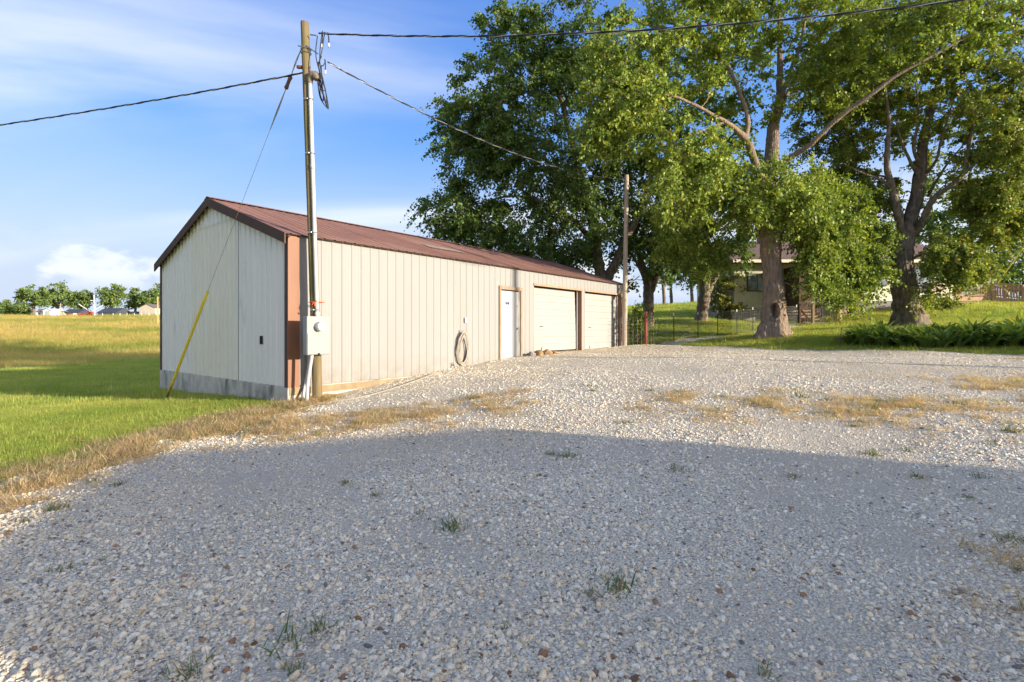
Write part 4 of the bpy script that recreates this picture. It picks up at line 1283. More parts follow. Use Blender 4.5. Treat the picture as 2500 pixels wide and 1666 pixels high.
MAPLE = ((0.075, 0.150, 0.024), (0.36, 0.43, 0.066), (0.46, 0.44, 0.09))
DARKLF = ((0.065, 0.125, 0.024), (0.155, 0.225, 0.042), (0.22, 0.25, 0.06))
ROBUST = ((0.075, 0.145, 0.024), (0.35, 0.39, 0.06), (0.42, 0.28, 0.07))

D1 = 20.0
b1 = P(1882, 820, D1); b1[2] = gz(b1[0], D1) - 0.05
base_py = HOR - b1[2] / D1 * F
grow('maple with a large hollow in its trunk standing on the lawn corner', 'tree', 'maple_tree', b1,
     [[(1884, base_py, D1, .46), (1884, 740, D1, .385), (1880, 640, D1, .36), (1880, 540, D1, .33), (1874, 470, D1, .31), (1884, 400, D1, .24), (1890, 310, D1 + .3, .20), (1905, 250, D1 + .5, .16), (1905, 180, D1 + .7, .12), (1903, 50, D1 + 1, .07), (1900, -80, D1 + 1.2, .03)],
      [(1872, 480, D1, 0.160), (1845, 410, D1 - .6, 0.144), (1820, 345, D1 - 1.2, 0.128), (1775, 305, D1 - 1.8, 0.080), (1745, 288, D1 - 2.2, 0.068), (1690, 256, D1 - 2.7, 0.052), (1640, 235, D1 - 3.2, 0.036), (1560, 228, D1 - 3.6, 0.020)],
      [(1820, 345, D1 - 1.2, 0.096), (1825, 285, D1 - 1.2, 0.080), (1790, 185, D1 - 1.3, 0.060), (1735, 75, D1 - 1.4, 0.040), (1700, -30, D1 - 1.5, 0.016)],
      [(1765, 300, D1 - 1.9, 0.040), (1735, 310, D1 - 2.5, 0.028), (1700, 325, D1 - 3.2, 0.016)],
      [(1905, 250, D1 + .5, 0.080), (1930, 170, D1 + .1, 0.068), (1952, 120, D1 - .2, 0.056), (1968, 40, D1 - .4, 0.040), (1990, -60, D1 - .4, 0.016)],
      [(1908, 260, D1 + .6, 0.072), (1945, 180, D1 + 1.2, 0.056), (1960, 140, D1 + 1.6, 0.040), (2000, 60, D1 + 2, 0.020)],
      [(1884, 420, D1, 0.128), (1930, 385, D1 - .5, 0.104), (1985, 350, D1 - 1.2, 0.092), (2050, 288, D1 - 1.8, 0.080), (2130, 232, D1 - 2.4, 0.072), (2200, 180, D1 - 2.8, 0.060), (2300, 125, D1 - 3.2, 0.048), (2400, 60, D1 - 3.5, 0.036), (2520, -40, D1 - 3.8, 0.016)],
      [(2040, 300, D1 - 1.7, 0.040), (2090, 250, D1 - 1.5, 0.024), (2125, 205, D1 - 1.3, 0.016)],
      [(1884, 520, D1, 0.080), (1930, 480, D1 - 1, 0.064), (1990, 500, D1 - .8, 0.040), (2050, 560, D1 - .6, 0.024)],
      [(1878, 560, D1, 0.056), (1830, 540, D1 + .4, 0.040), (1760, 560, D1 + 1, 0.024)]],
     [(1965, 545, D1 - .3, 105, 85, 1.4, 1.2), (2050, 590, D1 + .2, 85, 85, 1.3, 1.0), (2105, 655, D1, 55, 55, .9, .55), (1990, 655, D1 - .5, 60, 55, .9, .5), (2010, 480, D1 + .4, 110, 60, 1.4, .7), (2130, 560, D1 + .5, 45, 40, .8, .25), (2050, 715, D1 - .2, 30, 24, .5, .12), (1900, 470, D1 - 1.5, 120, 70, 1.5, .8),
      (1735, 610, D1 + 1.4, 60, 70, 1.0, .6), (1660, 420, D1 - 2.4, 140, 120, 2.0, 1.5), (1540, 200, D1 - 2.4, 130, 130, 2.2, 1.4), (1500, 300, D1 - 2.6, 70, 70, 1.2, .6),
      (1720, 120, D1 - 1, 170, 160, 3.0, 1.9), (1900, 120, D1 + .5, 190, 190, 3.0, 1.5), (2080, 120, D1 - 1.6, 130, 130, 2.4, .8), (1760, 460, D1 - .2, 110, 100, 2.2, .9), (2290, 60, D1 - 3.2, 170, 80, 1.6, .8), (1850, -120, D1, 300, 120, 3.5, 1.0), (1640, 560, D1 + 2.0, 110, 80, 1.2, .7)],
     900, 3, BARK1, MAPLE, keep=lambda u, v: ~(((v > 545) & (u > 1795) & (u < 1945)) | ((v > 380) & (u > 1440) & (u < 1600))), rad=(0.45, 0.95), twigs=8, per=28, size=0.118, trunk_fn=maple_trunk((0, 1.05, -1.98), 0.62, 2, (0.145, 0.30)), group='maples on the house lawn')

D2 = 22.0
b2 = P(2222, 796, D2); b2[2] = gz(b2[0], D2) - 0.05
bp2 = HOR - b2[2] / D2 * F
grow('dark multi-stemmed maple rising behind the leafy plant bed', 'tree', 'maple_tree', b2,
     [[(2222, bp2, D2, .54), (2215, 740, D2, .45), (2208, 680, D2, .41), (2206, 620, D2, .40), (2214, 585, D2, .36), (2228, 540, D2, .27), (2243, 484, D2, .24), (2251, 400, D2, .20), (2260, 316, D2, .16), (2289, 210, D2, .10), (2300, 90, D2, .06), (2320, -60, D2, .02)],
      [(2208, 600, D2, 0.187), (2196, 540, D2 - .4, 0.164), (2184, 484, D2 - .6, 0.148), (2169, 400, D2 - .8, 0.117), (2171, 295, D2 - 1, 0.070), (2160, 200, D2 - 1, 0.039), (2150, 80, D2 - 1, 0.016)],
      [(2232, 575, D2, 0.156), (2250, 540, D2 - .5, 0.133), (2281, 484, D2 - 1, 0.117), (2344, 433, D2 - 1.6, 0.094), (2356, 379, D2 - 1.8, 0.070), (2369, 337, D2 - 2, 0.055), (2390, 250, D2 - 2.2, 0.031), (2420, 150, D2 - 2.4, 0.016)],
      [(2344, 433, D2 - 1.6, 0.062), (2380, 400, D2 - 2, 0.055), (2420, 378, D2 - 2.4, 0.039), (2500, 350, D2 - 3, 0.023)],
      [(2184, 470, D2 - .6, 0.078), (2150, 440, D2 - 1, 0.055), (2100, 420, D2 - 1.5, 0.035), (2060, 400, D2 - 2, 0.020)],
      [(2175, 440, D2 - .8, 0.047), (2150, 430, D2 - .2, 0.039), (2100, 435, D2 + .4, 0.023)],
      [(2246, 440, D2, 0.070), (2215, 380, D2 - .6, 0.058), (2200, 345, D2 - .9, 0.047), (2185, 290, D2 - 1.2, 0.023)],
      [(2251, 420, D2, 0.078), (2230, 360, D2 - .8, 0.062), (2242, 290, D2 - 1, 0.047), (2235, 200, D2 - 1.2, 0.023)],
      [(2256, 430, D2, 0.070), (2285, 390, D2 - .6, 0.055), (2300, 330, D2 - 1, 0.039), (2330, 240, D2 - 1.4, 0.023)],
      [(2265, 480, D2, 0.062), (2300, 420, D2 - .8, 0.047), (2330, 380, D2 - 1.1, 0.035), (2400, 300, D2 - 1.4, 0.020)],
      [(2215, 640, D2, 0.062), (2260, 620, D2 - 1, 0.047), (2320, 640, D2 - 1.8, 0.031), (2380, 690, D2 - 2.3, 0.016)]],
     [(2440, 380, D2 - 1.6, 120, 230, 2.6, 2.2), (2290, 180, D2 - .5, 150, 170, 3, 1.6), (2330, 640, D2 - 1.9, 85, 52, 1.2, .7), (2230, 690, D2 - 1.6, 60, 50, .8, .5), (2160, 560, D2 + .4, 90, 70, 1.5, .7), (2080, 430, D2 + 1, 70, 110, 1.6, .7),
      (2120, 200, D2 + 1, 110, 130, 2.4, .9), (2450, 500, D2 - 1.5, 110, 80, 1.5, .9), (2060, 250, D2 + 1.6, 130, 150, 2, 1.6), (2180, 90, D2 + 1, 140, 110, 2.5, .9), (2540, 250, D2 - 2, 130, 300, 2.5, 1.6), (2130, 480, D2 + 1.8, 80, 90, 1.2, .6), (2400, 30, D2 - 1, 180, 120, 3, 1.0), (2300, 300, D2 + 2.2, 160, 170, 1.2, .9), (2280, 620, D2 + 1.6, 120, 60, 1, .5)],
     930, 5, BARK2, ROBUST, keep=lambda u, v: ~((v > 500) & (u > 2130) & (u < 2262)), rad=(0.45, 0.95), twigs=8, per=28, size=0.118, trunk_fn=maple_trunk((0, 0.72, -1.22), 0.55, 8, (0.13, 0.13)), group='maples on the house lawn')

D3 = 27.0
b3 = P(1478, 800, D3); b3[2] = gz(b3[0], D3) - 0.1; bp3 = HOR - b3[2] / D3 * F
grow('large dark shade tree behind the far end of the shed', 'tree', 'shade_tree', b3,
     [[(1478, bp3, D3, .50), (1476, 740, D3, .44), (1470, 690, D3, .40), (1462, 640, D3, .30), (1450, 560, D3, .26), (1430, 470, D3, .22), (1405, 380, D3, .17), (1380, 280, D3, .13), (1350, 160, D3, .08), (1330, 40, D3, .03)],
      [(1474, 690, D3, .30), (1500, 645, D3 - .3, .26), (1530, 580, D3 - .4, .22), (1560, 520, D3 - .4, .18), (1600, 440, D3 - .4, .12), (1640, 350, D3 - .4, .07), (1660, 240, D3, .03)],
      [(1456, 600, D3, .16), (1400, 540, D3 - .8, .13), (1330, 500, D3 - 1.4, .09), (1250, 480, D3 - 1.8, .06), (1160, 500, D3 - 2, .03)],
      [(1440, 520, D3, .13), (1370, 430, D3 - 1, .10), (1290, 350, D3 - 1.8, .07), (1200, 290, D3 - 2.2, .04), (1130, 250, D3 - 2.4, .02)],
      [(1466, 640, D3, .12), (1420, 620, D3 + .4, .08), (1360, 600, D3 + .6, .06), (1290, 610, D3 + .8, .03)],
      [(1430, 470, D3, .10), (1470, 380, D3, .08), (1500, 280, D3, .05), (1510, 160, D3, .02)]],
     [(1270, 200, D3 - 1, 170, 150, 3.0, 2.2), (1400, 140, D3, 160, 120, 3.5, 1.6), (1170, 350, D3 - 1.5, 110, 130, 2.4, 1.6), (1320, 380, D3 - 1.2, 150, 120, 3.0, 1.8), (1130, 510, D3 - 1.5, 95, 70, 1.8, 1.1), (1250, 570, D3 - 1, 120, 80, 2.0, 1.2),
      (1400, 520, D3 - 1, 110, 110, 2.0, 1.0), (1500, 380, D3 + .5, 120, 160, 3.0, 1.4), (1370, 620, D3 + .5, 90, 50, 1.5, .5), (1240, 60, D3 - .5, 90, 45, 1.6, .4), (1560, 560, D3 + .5, 90, 80, 2.0, .6)],
     760, 9, BARK2, DARKLF, rad=(0.6, 1.25), twigs=8, per=22, size=0.145, droop=0.5)

D4 = 28.5
b4 = P(1586, 792, D4); b4[2] = gz(b4[0], D4) - 0.1; bp4 = HOR - b4[2] / D4 * F
grow('shaded tree forking into several stems just inside the wire fence', 'tree', 'shade_tree', b4,
     [[(1584, bp4, D4, .34), (1583, 760, D4, .30), (1584, 715, D4, .29), (1575, 670, D4, .20), (1560, 620, D4, .15), (1548, 540, D4, .11), (1540, 440, D4, .06), (1535, 340, D4, .03)],
      [(1585, 715, D4, .20), (1592, 660, D4, .16), (1596, 600, D4, .12), (1604, 500, D4, .08), (1610, 380, D4, .03)],
      [(1588, 712, D4, .20), (1602, 670, D4, .16), (1612, 630, D4, .12), (1640, 560, D4, .08), (1680, 470, D4, .04)],
      [(1582, 700, D4, .12), (1560, 650, D4 - .5, .09), (1535, 610, D4 - .9, .05), (1515, 560, D4 - 1, .03)]],
     [(1590, 420, D4, 120, 210, 3, 2), (1560, 640, D4 - .8, 55, 60, 1.2, .4), (1660, 600, D4, 70, 80, 2, .6), (1600, 200, D4, 140, 150, 3, 1)],
     130, 12, BARK2, DARKLF, rad=(0.6, 1.1), twigs=7, per=13, size=0.19)
D5 = 30.0
b5 = P(1715, 787, D5); b5[2] = gz(b5[0], D5) - 0.1; bp5 = HOR - b5[2] / D5 * F
grow('thick-trunked shaded tree with fanned limbs left of the house', 'tree', 'shade_tree', b5,
     [[(1714, bp5, D5, .42), (1716, 760, D5, .33), (1722, 715, D5, .34), (1718, 680, D5, .30), (1710, 630, D5, .22), (1690, 570, D5, .15), (1680, 480, D5, .09), (1675, 380, D5, .03)],
      [(1722, 715, D5, .25), (1728, 670, D5, .20), (1728, 620, D5, .16), (1735, 540, D5, .10), (1745, 420, D5, .04)],
      [(1726, 715, D5, .22), (1745, 680, D5, .17), (1762, 655, D5, .13), (1790, 600, D5, .08), (1830, 520, D5, .03)],
      [(1714, 690, D5, .18), (1696, 650, D5 - .4, .12), (1680, 610, D5 - .8, .08), (1650, 560, D5 - 1, .04)]],
     [(1730, 420, D5, 140, 220, 3, 2), (1800, 600, D5 - 1, 50, 50, 1.4, .3), (1680, 610, D5, 60, 60, 1.5, .5), (1750, 220, D5, 150, 160, 3, 1)],
     140, 15, BARK2, DARKLF, rad=(0.6, 1.1), twigs=7, per=13, size=0.20)

# slim trees at the field edge beyond the fence
for i, (px, base, dp, top, w, lab) in enumerate(((1622, 772, 62, 560, 45, 'slim dark tree at the field edge seen just beyond the red fence post'), (1640, 770, 70, 590, 34, 'thin bare-stemmed tree at the field edge, middle of the three'), (1690, 770, 66, 600, 42, 'small dark tree at the field edge beside the thick-trunked tree'))):
    b = P(px, base, dp); b[2] = gz(b[0], b[1]); bp = HOR - b[2] / dp * F
    grow(lab, 'tree', 'field_tree', b, [[(px, bp, dp, .22), (px - 3, (bp + top) / 2, dp, .15), (px + 4, top, dp, .04)]],
         [(px, (top + bp) / 2 - 25, dp, w, (bp - top) * .33, 2.0, 1)], 34, 40 + i, BARK2, DARKLF, rad=(0.8, 1.4), twigs=6, per=9, size=0.34, twig_wood=False)

# far trees on the ridge
DF = 205.0
RIDGE = [(82, 755, 192, 696, 50, 'round olive-green tree left of the white hut on the ridge'), (140, 758, 215, 688, 42, 'tallest dense tree behind the white hut on the ridge'), (195, 760, 200, 704, 34, 'broad tree over the blue-roofed house on the ridge'),
         (272, 758, 200, 690, 40, 'open-crowned tree right of the ridge light pole'), (330, 757, 212, 700, 24, 'narrow bright tree near the parked cars on the ridge'), (365, 755, 205, 705, 26, 'dark tree above the tan outbuilding on the ridge'), (12, 768, 230, 735, 22, 'small faint tree at the far left of the ridge'), (45, 768, 215, 742, 16, 'low dark tree between ridge bushes'), (398, 762, 215, 690, 26, 'tree half hidden behind the shed gable'), (-60, 768, 225, 705, 50, 'rounded tree just past the left edge of the ridge row')]
for i, (px, base, dp, top, w, lab) in enumerate(RIDGE):
    b = P(px, base, dp); b[2] = gz(b[0], b[1]); bp = HOR - b[2] / dp * F
    hgt = bp - top
    w *= .82
    grow(lab, 'tree', 'ridge_tree', b, [[(px, bp, dp, .5), (px + 1, bp - hgt * .4, dp, .35), (px, top + 8, dp, .1)]],
         [(px, top + hgt * .36, dp, w, hgt * .33, w / F * dp, 1.4), (px - w * .4, top + hgt * .48, dp, w * .55, hgt * .22, 3, .5), (px + w * .4, top + hgt * .46, dp, w * .55, hgt * .22, 3, .5)], int(26 + w * 1.1), 60 + i, BARK2,
         ((0.10, 0.17, 0.045), (0.21, 0.285, 0.075), (0.30, 0.30, 0.09)), rad=(1.3, 2.4), twigs=6, per=9, size=0.75, twig_wood=False, min_r=0.05, group='trees on the far ridge')

# trees beyond the house and deck
for i, (px, base, dp, top, w, lab, cols) in enumerate(((2400, 735, 58, 430, 110, 'dark tree standing behind the wooden deck', DARKLF), (2530, 735, 52, 380, 110, 'tree at the right edge behind the deck railing', DARKLF), (2270, 740, 60, 420, 90, 'tree rising behind the house roof', DARKLF), (2000, 745, 62, 430, 100, 'tree rising behind the house chimney side', MAPLE), (1880, 750, 64, 450, 80, 'tree behind the left wing of the house', DARKLF))):
    b = P(px, base, dp); b[2] = gz(b[0], b[1]); bp = HOR - b[2] / dp * F; h = bp - top
    grow(lab, 'tree', 'yard_tree', b, [[(px, bp, dp, .4), (px + 4, bp - h * .5, dp, .28), (px, top, dp, .05)]],
         [(px, top + h * .5, dp, w, h * .48, 4, 1)], 75, 80 + i, BARK2, cols, rad=(1.0, 1.9), twigs=7, per=11, size=0.36, twig_wood=False, group='trees behind the house')

# bushes
def bush(name, label, x, y, rx, ry, h, n, seed, cols, size=0.07, cat='shrub', group=None, rad=(0.25, 0.45)):
    q = np.random.default_rng(seed); g = gz(x, y)
    root = thing(name, label, cat, (x, y, g), group=group)
    C = q.normal(size=(n, 3)); C /= np.linalg.norm(C, axis=1)[:, None]; C *= q.uniform(0, 1, n)[:, None] ** 0.4
    C = np.stack([C[:, 0] * rx, C[:, 1] * ry, h * 0.5 + C[:, 2] * h * 0.48], 1); C[:, 2] = np.maximum(C[:, 2], 0.12)
    mb = MB()
    for c in C:
        mb.tube([(c[0] * .2, c[1] * .2, 0), (c[0] * .6, c[1] * .6, c[2] * .6), tuple(c)], [0.015, 0.01, 0.005], 4, cap=False)
    mb.build('stems', BARK2, root)
    me, _ = leaves_mesh('foliage', C, q.uniform(*rad, n), np.array([0, 0, h * .3]), q, 7, 9, size, cols, 0.3)
    link('foliage', me, LEAF, root)
    return root


bush('shrub', 'leafy shrub growing through the wire fence next to the plain pole', 5.45, 22.0, 0.4, 0.4, 1.9, 26, 1, MAPLE, 0.12)
_b = P(1778, 780, 33)
bush('shrub', 'bright yellow-green bush at the left corner of the house', _b[0], 33.2, 1.5, 1.2, 3.4, 80, 2, ((0.17, 0.20, 0.04), (0.30, 0.29, 0.06), (0.4, 0.3, 0.08)), 0.15, rad=(.35, .6))
_b = P(2287, 752, 30.5)
bush('shrub', 'low pale green plant clump in front of the house foundation', _b[0], 30.5, 1.5, 0.7, 0.75, 60, 3, ((0.15, 0.22, 0.03), (0.28, 0.32, 0.05), (0.35, 0.34, 0.08)), 0.10, rad=(.2, .4))
for i, (px, py, d) in enumerate(((30, 772, 205), (60, 771, 200))):
    p = P(px, py, d); bush('shrub', ['low green bush at the left end of the ridge', 'low green bush just left of the white hut'][i], p[0], p[1], 2.2, 2, 3.2, 20, 5 + i, ((0.12, 0.2, 0.03), (0.2, 0.27, 0.05), (0.25, 0.28, 0.06)), 0.5, rad=(.7, 1.2))
# evergreen off to the sun side that shades the plant bed
bush('cedar_shrub', 'upright evergreen at the east side of the drive', 25.4, 9.3, 1.15, 1.1, 2.9, 130, 8, DARKLF, 0.16, rad=(.35, .6))

# ------------------------------------------------------------------ house
SIDING = mat('shade_toned_lap_siding', (0.54, 0.51, 0.36), (0.49, 0.465, 0.33), scale=3, rough=0.6)  # shade of the left wing put into a darker, greener siding colour
SIDING_B = mat('lit_beige_lap_siding', (0.74, 0.67, 0.50), (0.68, 0.61, 0.45), scale=3, rough=0.6)  # lighter, warmer copy for the lit right part
BLOCK = mat('grey_block', (0.30, 0.28, 0.25), (0.23, 0.215, 0.19), scale=5, rough=0.9, bump=0.01, c3=(0.36, 0.26, 0.15), scale3=1.2, c3range=(0.55, 0.75))
SHING = mat('brown_shingles', (0.22, 0.14, 0.11), (0.15, 0.095, 0.075), scale=9, rough=0.9, bump=0.02)
GLASS = mat('window_glass', (0.30, 0.34, 0.40), (0.10, 0.12, 0.14), scale=2.5, rough=0.06, spec=0.9)
DKFRAME = mat('dark_window_frame', (0.06, 0.045, 0.038), rough=0.5)
DECK = mat('weathered_deck_lumber', (0.46, 0.29, 0.165), (0.34, 0.21, 0.12), scale=8, rough=0.85, stretch=(1, 1, 0.5))
PINE = mat('new_pine_lumber', (0.50, 0.33, 0.17), (0.40, 0.25, 0.12), scale=8, rough=0.8, stretch=(1, 1, 0.3))


def build_house():
    hx, hy = 20.6, 32.0
    h = thing('house', 'single-storey house with pale lap siding behind the maples', 'house', (hx, hy, 0))
    o = np.array([hx, hy, 0])

    def part(name, m, lo, hi, b=0.0, parent=None):
        mb = MB(); lo = np.array(lo) - o; hi = np.array(hi) - o
        mb.cbox(lo, hi, b) if b else mb.box(lo, hi)
        return mb.build(name, m, parent or h)

    def lap(name, m, x0, x1, z0, z1, y, step=0.11):
        """horizontal boards, each proud at its lower edge"""
        mb = MB(); z = z0
        while z < z1:
            zt = min(z + step, z1)
            mb.add([(x0 - hx, y - hy - 0.018, z), (x1 - hx, y - hy - 0.018, z), (x1 - hx, y - hy, zt), (x0 - hx, y - hy, zt), (x0 - hx, y - hy, z), (x1 - hx, y - hy, z)], [(0, 1, 2, 3), (0, 4, 5, 1)])
            z = zt
        return mb.build(name, m, h)
    # right (main) part
    lap('front_wall', SIDING_B, 20.5, 27.75, 1.86, 4.35, 32.0)
    part('foundation', BLOCK, (20.48, 32.02, -0.5), (27.72, 39, 1.86))
    part('side_wall', SIDING_B, (27.68, 32.02, 1.86), (27.73, 39, 4.35))
    part('wall_core', SIDING_B, (20.52, 32.03, 1.87), (27.66, 39, 4.34))
    part('corner_board', SIDING_B, (27.60, 31.955, 1.86), (27.78, 32.0, 4.35), 0.01)
    # left wing, lower and a little behind
    lap('front_wall', SIDING, 14.2, 20.45, 1.45, 4.35, 32.4)
    part('foundation', BLOCK, (14.22, 32.42, -0.8), (20.47, 39, 1.45))
    part('wall_core', SIDING, (14.22, 32.43, 1.46), (20.5, 39, 4.34))
    # roof, ridge parallel to the front
    mb = MB(); e = [(13.7, 31.4), (28.2, 31.4), (28.2, 39.6), (13.7, 39.6)]; ry = 35.5
    V = [(x - hx, y - hy, 4.36) for x, y in e] + [(13.7 - hx, ry - hy, 6.15), (28.2 - hx, ry - hy, 6.15)] + [(x - hx, y - hy, 4.22) for x, y in e]
    mb.add(V, [(0, 1, 5, 4), (2, 3, 4, 5), (0, 4, 3), (1, 2, 5), (6, 9, 8, 7), (0, 6, 7, 1), (1, 7, 8, 2), (2, 8, 9, 3), (3, 9, 6, 0)])
    rf = mb.build('roof', SHING, h)
    part('fascia_board', SIDING_B, (13.68, 31.365, 4.2), (28.22, 31.397, 4.38))
    part('chimney', mat('red_chimney_brick', (0.30, 0.13, 0.09), (0.22, 0.10, 0.07), scale=12, rough=0.9), (17.2, 35, 5.2), (17.9, 35.7, 7.0), 0.02, rf)

    def window(x0, x1, z0, z1, y, mull=False):
        f = part('window', DKFRAME, (x0 - .07, y - .07, z0 - .07), (x1 + .07, y - .022, z1 + .07), 0.01)
        part('pane', GLASS, (x0, y - .078, z0), ((x0 + x1) / 2 - .025, y - .071, z1), 0, f)
        part('pane', GLASS, ((x0 + x1) / 2 + .025, y - .078, z0), (x1, y - .071, z1), 0, f)
    window(14.95 + .1, 16.2, 2.55, 3.55, 32.4)
    window(22.55, 23.55, 2.85, 3.9, 32.0)
    window(25.4, 26.3, 2.7, 3.9, 32.0)
    # white door and porch post glimpsed right of the second maple
    part('side_door', WHITE, (24.2, 31.94, 1.75), (25.05, 31.975, 3.8), 0.01)
    part('downspout', DKFRAME, (21.05, 31.9, 0.9), (21.14, 31.96, 4.2), 0.01)
    part('utility_cabinet', WOOD_T, (20.55, 31.75, 0.6), (20.95, 31.97, 1.8), 0.015)
    part('utility_cabinet', WOOD_T, (21.35, 31.75, 0.7), (21.75, 31.97, 1.8), 0.015)
    part('planter_box', mat('peach_paint', (0.55, 0.38, 0.27), rough=0.6), (26.2, 31.72, 2.45), (27.0, 31.97, 3.0), 0.03)
    return h


build_house()


def build_porch():
    """covered back steps behind a barred gate"""
    gx, gy = 18.6, 30.3; g = gz(gx, gy)
    t = thing('porch', 'shadowed covered porch steps with pine rails at the house', 'porch', (gx, gy, g))

    def part(name, m, lo, hi, b=0.012):
        mb = MB(); mb.cbox(np.array(lo), np.array(hi), b); return mb.build(name, m, t)
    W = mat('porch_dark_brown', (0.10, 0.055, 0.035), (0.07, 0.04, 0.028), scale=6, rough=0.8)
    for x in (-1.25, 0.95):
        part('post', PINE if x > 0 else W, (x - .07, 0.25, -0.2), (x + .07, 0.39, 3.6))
    part('beam', W, (-1.4, 0.2, 3.6), (1.15, 0.42, 3.8))
    for i in range(6):
        part('step', WOOD_T, (-1.05, 0.45 + i * .26, -0.1 + i * .19), (0.75, 0.75 + i * .26, 0.02 + i * .19), 0.008)
    for x in (-0.55, 1.05):     # sloped hand rails / stringers
        mb = MB(); p = [(0, 0.9), (1.7, 2.35)]
        mb.tube([(x, 0.3, 0.95), (x, 2.0, 2.35)], 0.055, 4); mb.tube([(x, 0.3, 0.15), (x, 2.0, 1.4)], 0.09, 4); mb.build('hand_rail', PINE, t)
    part('rail_post', PINE, (0.98, 0.05, -0.2), (1.14, 0.2, 1.5)); part('rail_post', PINE, (-0.62, 0.1, -0.2), (-0.48, 0.24, 1.45))
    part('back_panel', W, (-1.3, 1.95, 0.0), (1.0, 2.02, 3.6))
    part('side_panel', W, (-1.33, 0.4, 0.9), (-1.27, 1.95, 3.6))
    gt = thing('garden_gate', 'dark metal barred gate closing the porch path', 'gate', (gx, gy - 0.12, g))
    m = mat('black_gate_metal', (0.10, 0.10, 0.10), (0.22, 0.22, 0.22), scale=20, rough=0.4, metal=0.5)
    for z in (0.12, 1.38):
        mb = MB(); mb.cbox((-1.2, -0.02, z - .02), (0.92, 0.02, z + .02), 0.004); mb.build('rail', m, gt)
    for i in range(15):
        mb = MB(); x = -1.18 + i * .149; mb.tube([(x, 0, 0.1), (x, 0, 1.4)], 0.011, 6); mb.build('bar', m, gt)


build_porch()


def build_fence():
    pts = [(1577, 845, 21.2, 1.42), (1645, 838, 22.2, 1.32), (1704, 827, 24.2, 1.3), (1752, 825, 24.9, 1.3), (1799, 821, 25.8, 1.28), (1838, 816, 26.3, 1.32), (1895, 810, 27.6, 1.3), (1945, 800, 29.6, 1.3)]
    xy = [((p[0] - PCX) / F * p[2], p[2]) for p in pts]; z = [gz(*a) for a in xy]
    first = (xy[0][0] - 1.1, xy[0][1] - 0.1)
    t = thing('wire_fence', 'welded wire fence on slim steel posts beside the gravel path', 'fence', (xy[0][0], xy[0][1], z[0]))
    o = np.array([xy[0][0], xy[0][1], z[0]])
    RED = mat('rusty_red_pipe', (0.30, 0.085, 0.05), (0.22, 0.07, 0.045), scale=9, rough=0.8)
    TP = mat('dark_green_tpost', (0.045, 0.055, 0.04), rough=0.6); TIP = mat('white_post_tip', (0.8, 0.8, 0.78), rough=0.6)
    WI = mat('galvanised_wire', (0.36, 0.35, 0.33), rough=0.5, metal=0.5)
    for i, ((x, y), zz, p) in enumerate(zip(xy, z, pts)):
        c = np.array([x, y, zz]) - o
        if i == 0:
            mb = MB(); mb.tube([c + (0, 0, -0.2), c + (0, 0, p[3])], 0.062, 12); mb.build('corner_post', RED, t, True)
        else:
            mb = MB(); mb.box(c + (-0.02, -0.004, -0.2), c + (0.02, 0.004, p[3] - .14)); mb.box(c + (-0.004, 0.004, -0.2), c + (0.004, 0.035, p[3] - .14)); po = mb.build('post', TP, t)
            mb = MB(); mb.box(c + (-0.021, -0.005, p[3] - .14), c + (0.021, 0.036, p[3])); mb.build('post_tip', TIP, po)
    line = [first] + xy; zl = [gz(*first)] + z
    for i in range(len(line) - 1):
        A = np.array([*line[i], zl[i]]) - o; B = np.array([*line[i + 1], zl[i + 1]]) - o
        mb = MB(); L_ = np.linalg.norm(B - A); r = 0.0035
        for k in range(9):
            hgt = 0.05 + k * 0.145
            mb.tube([A + (0, 0, hgt), B + (0, 0, hgt)], r, 3, cap=False)
        nv = int(L_ / 0.16)
        for k in range(nv):
            q_ = A + (B - A) * (k / nv); mb.tube([q_ + (0, 0, 0.03), q_ + (0, 0, 1.23)], r, 3, cap=False)
        ob = mb.build('wire_mesh', WI, t); ob['kind'] = 'stuff'


build_fence()


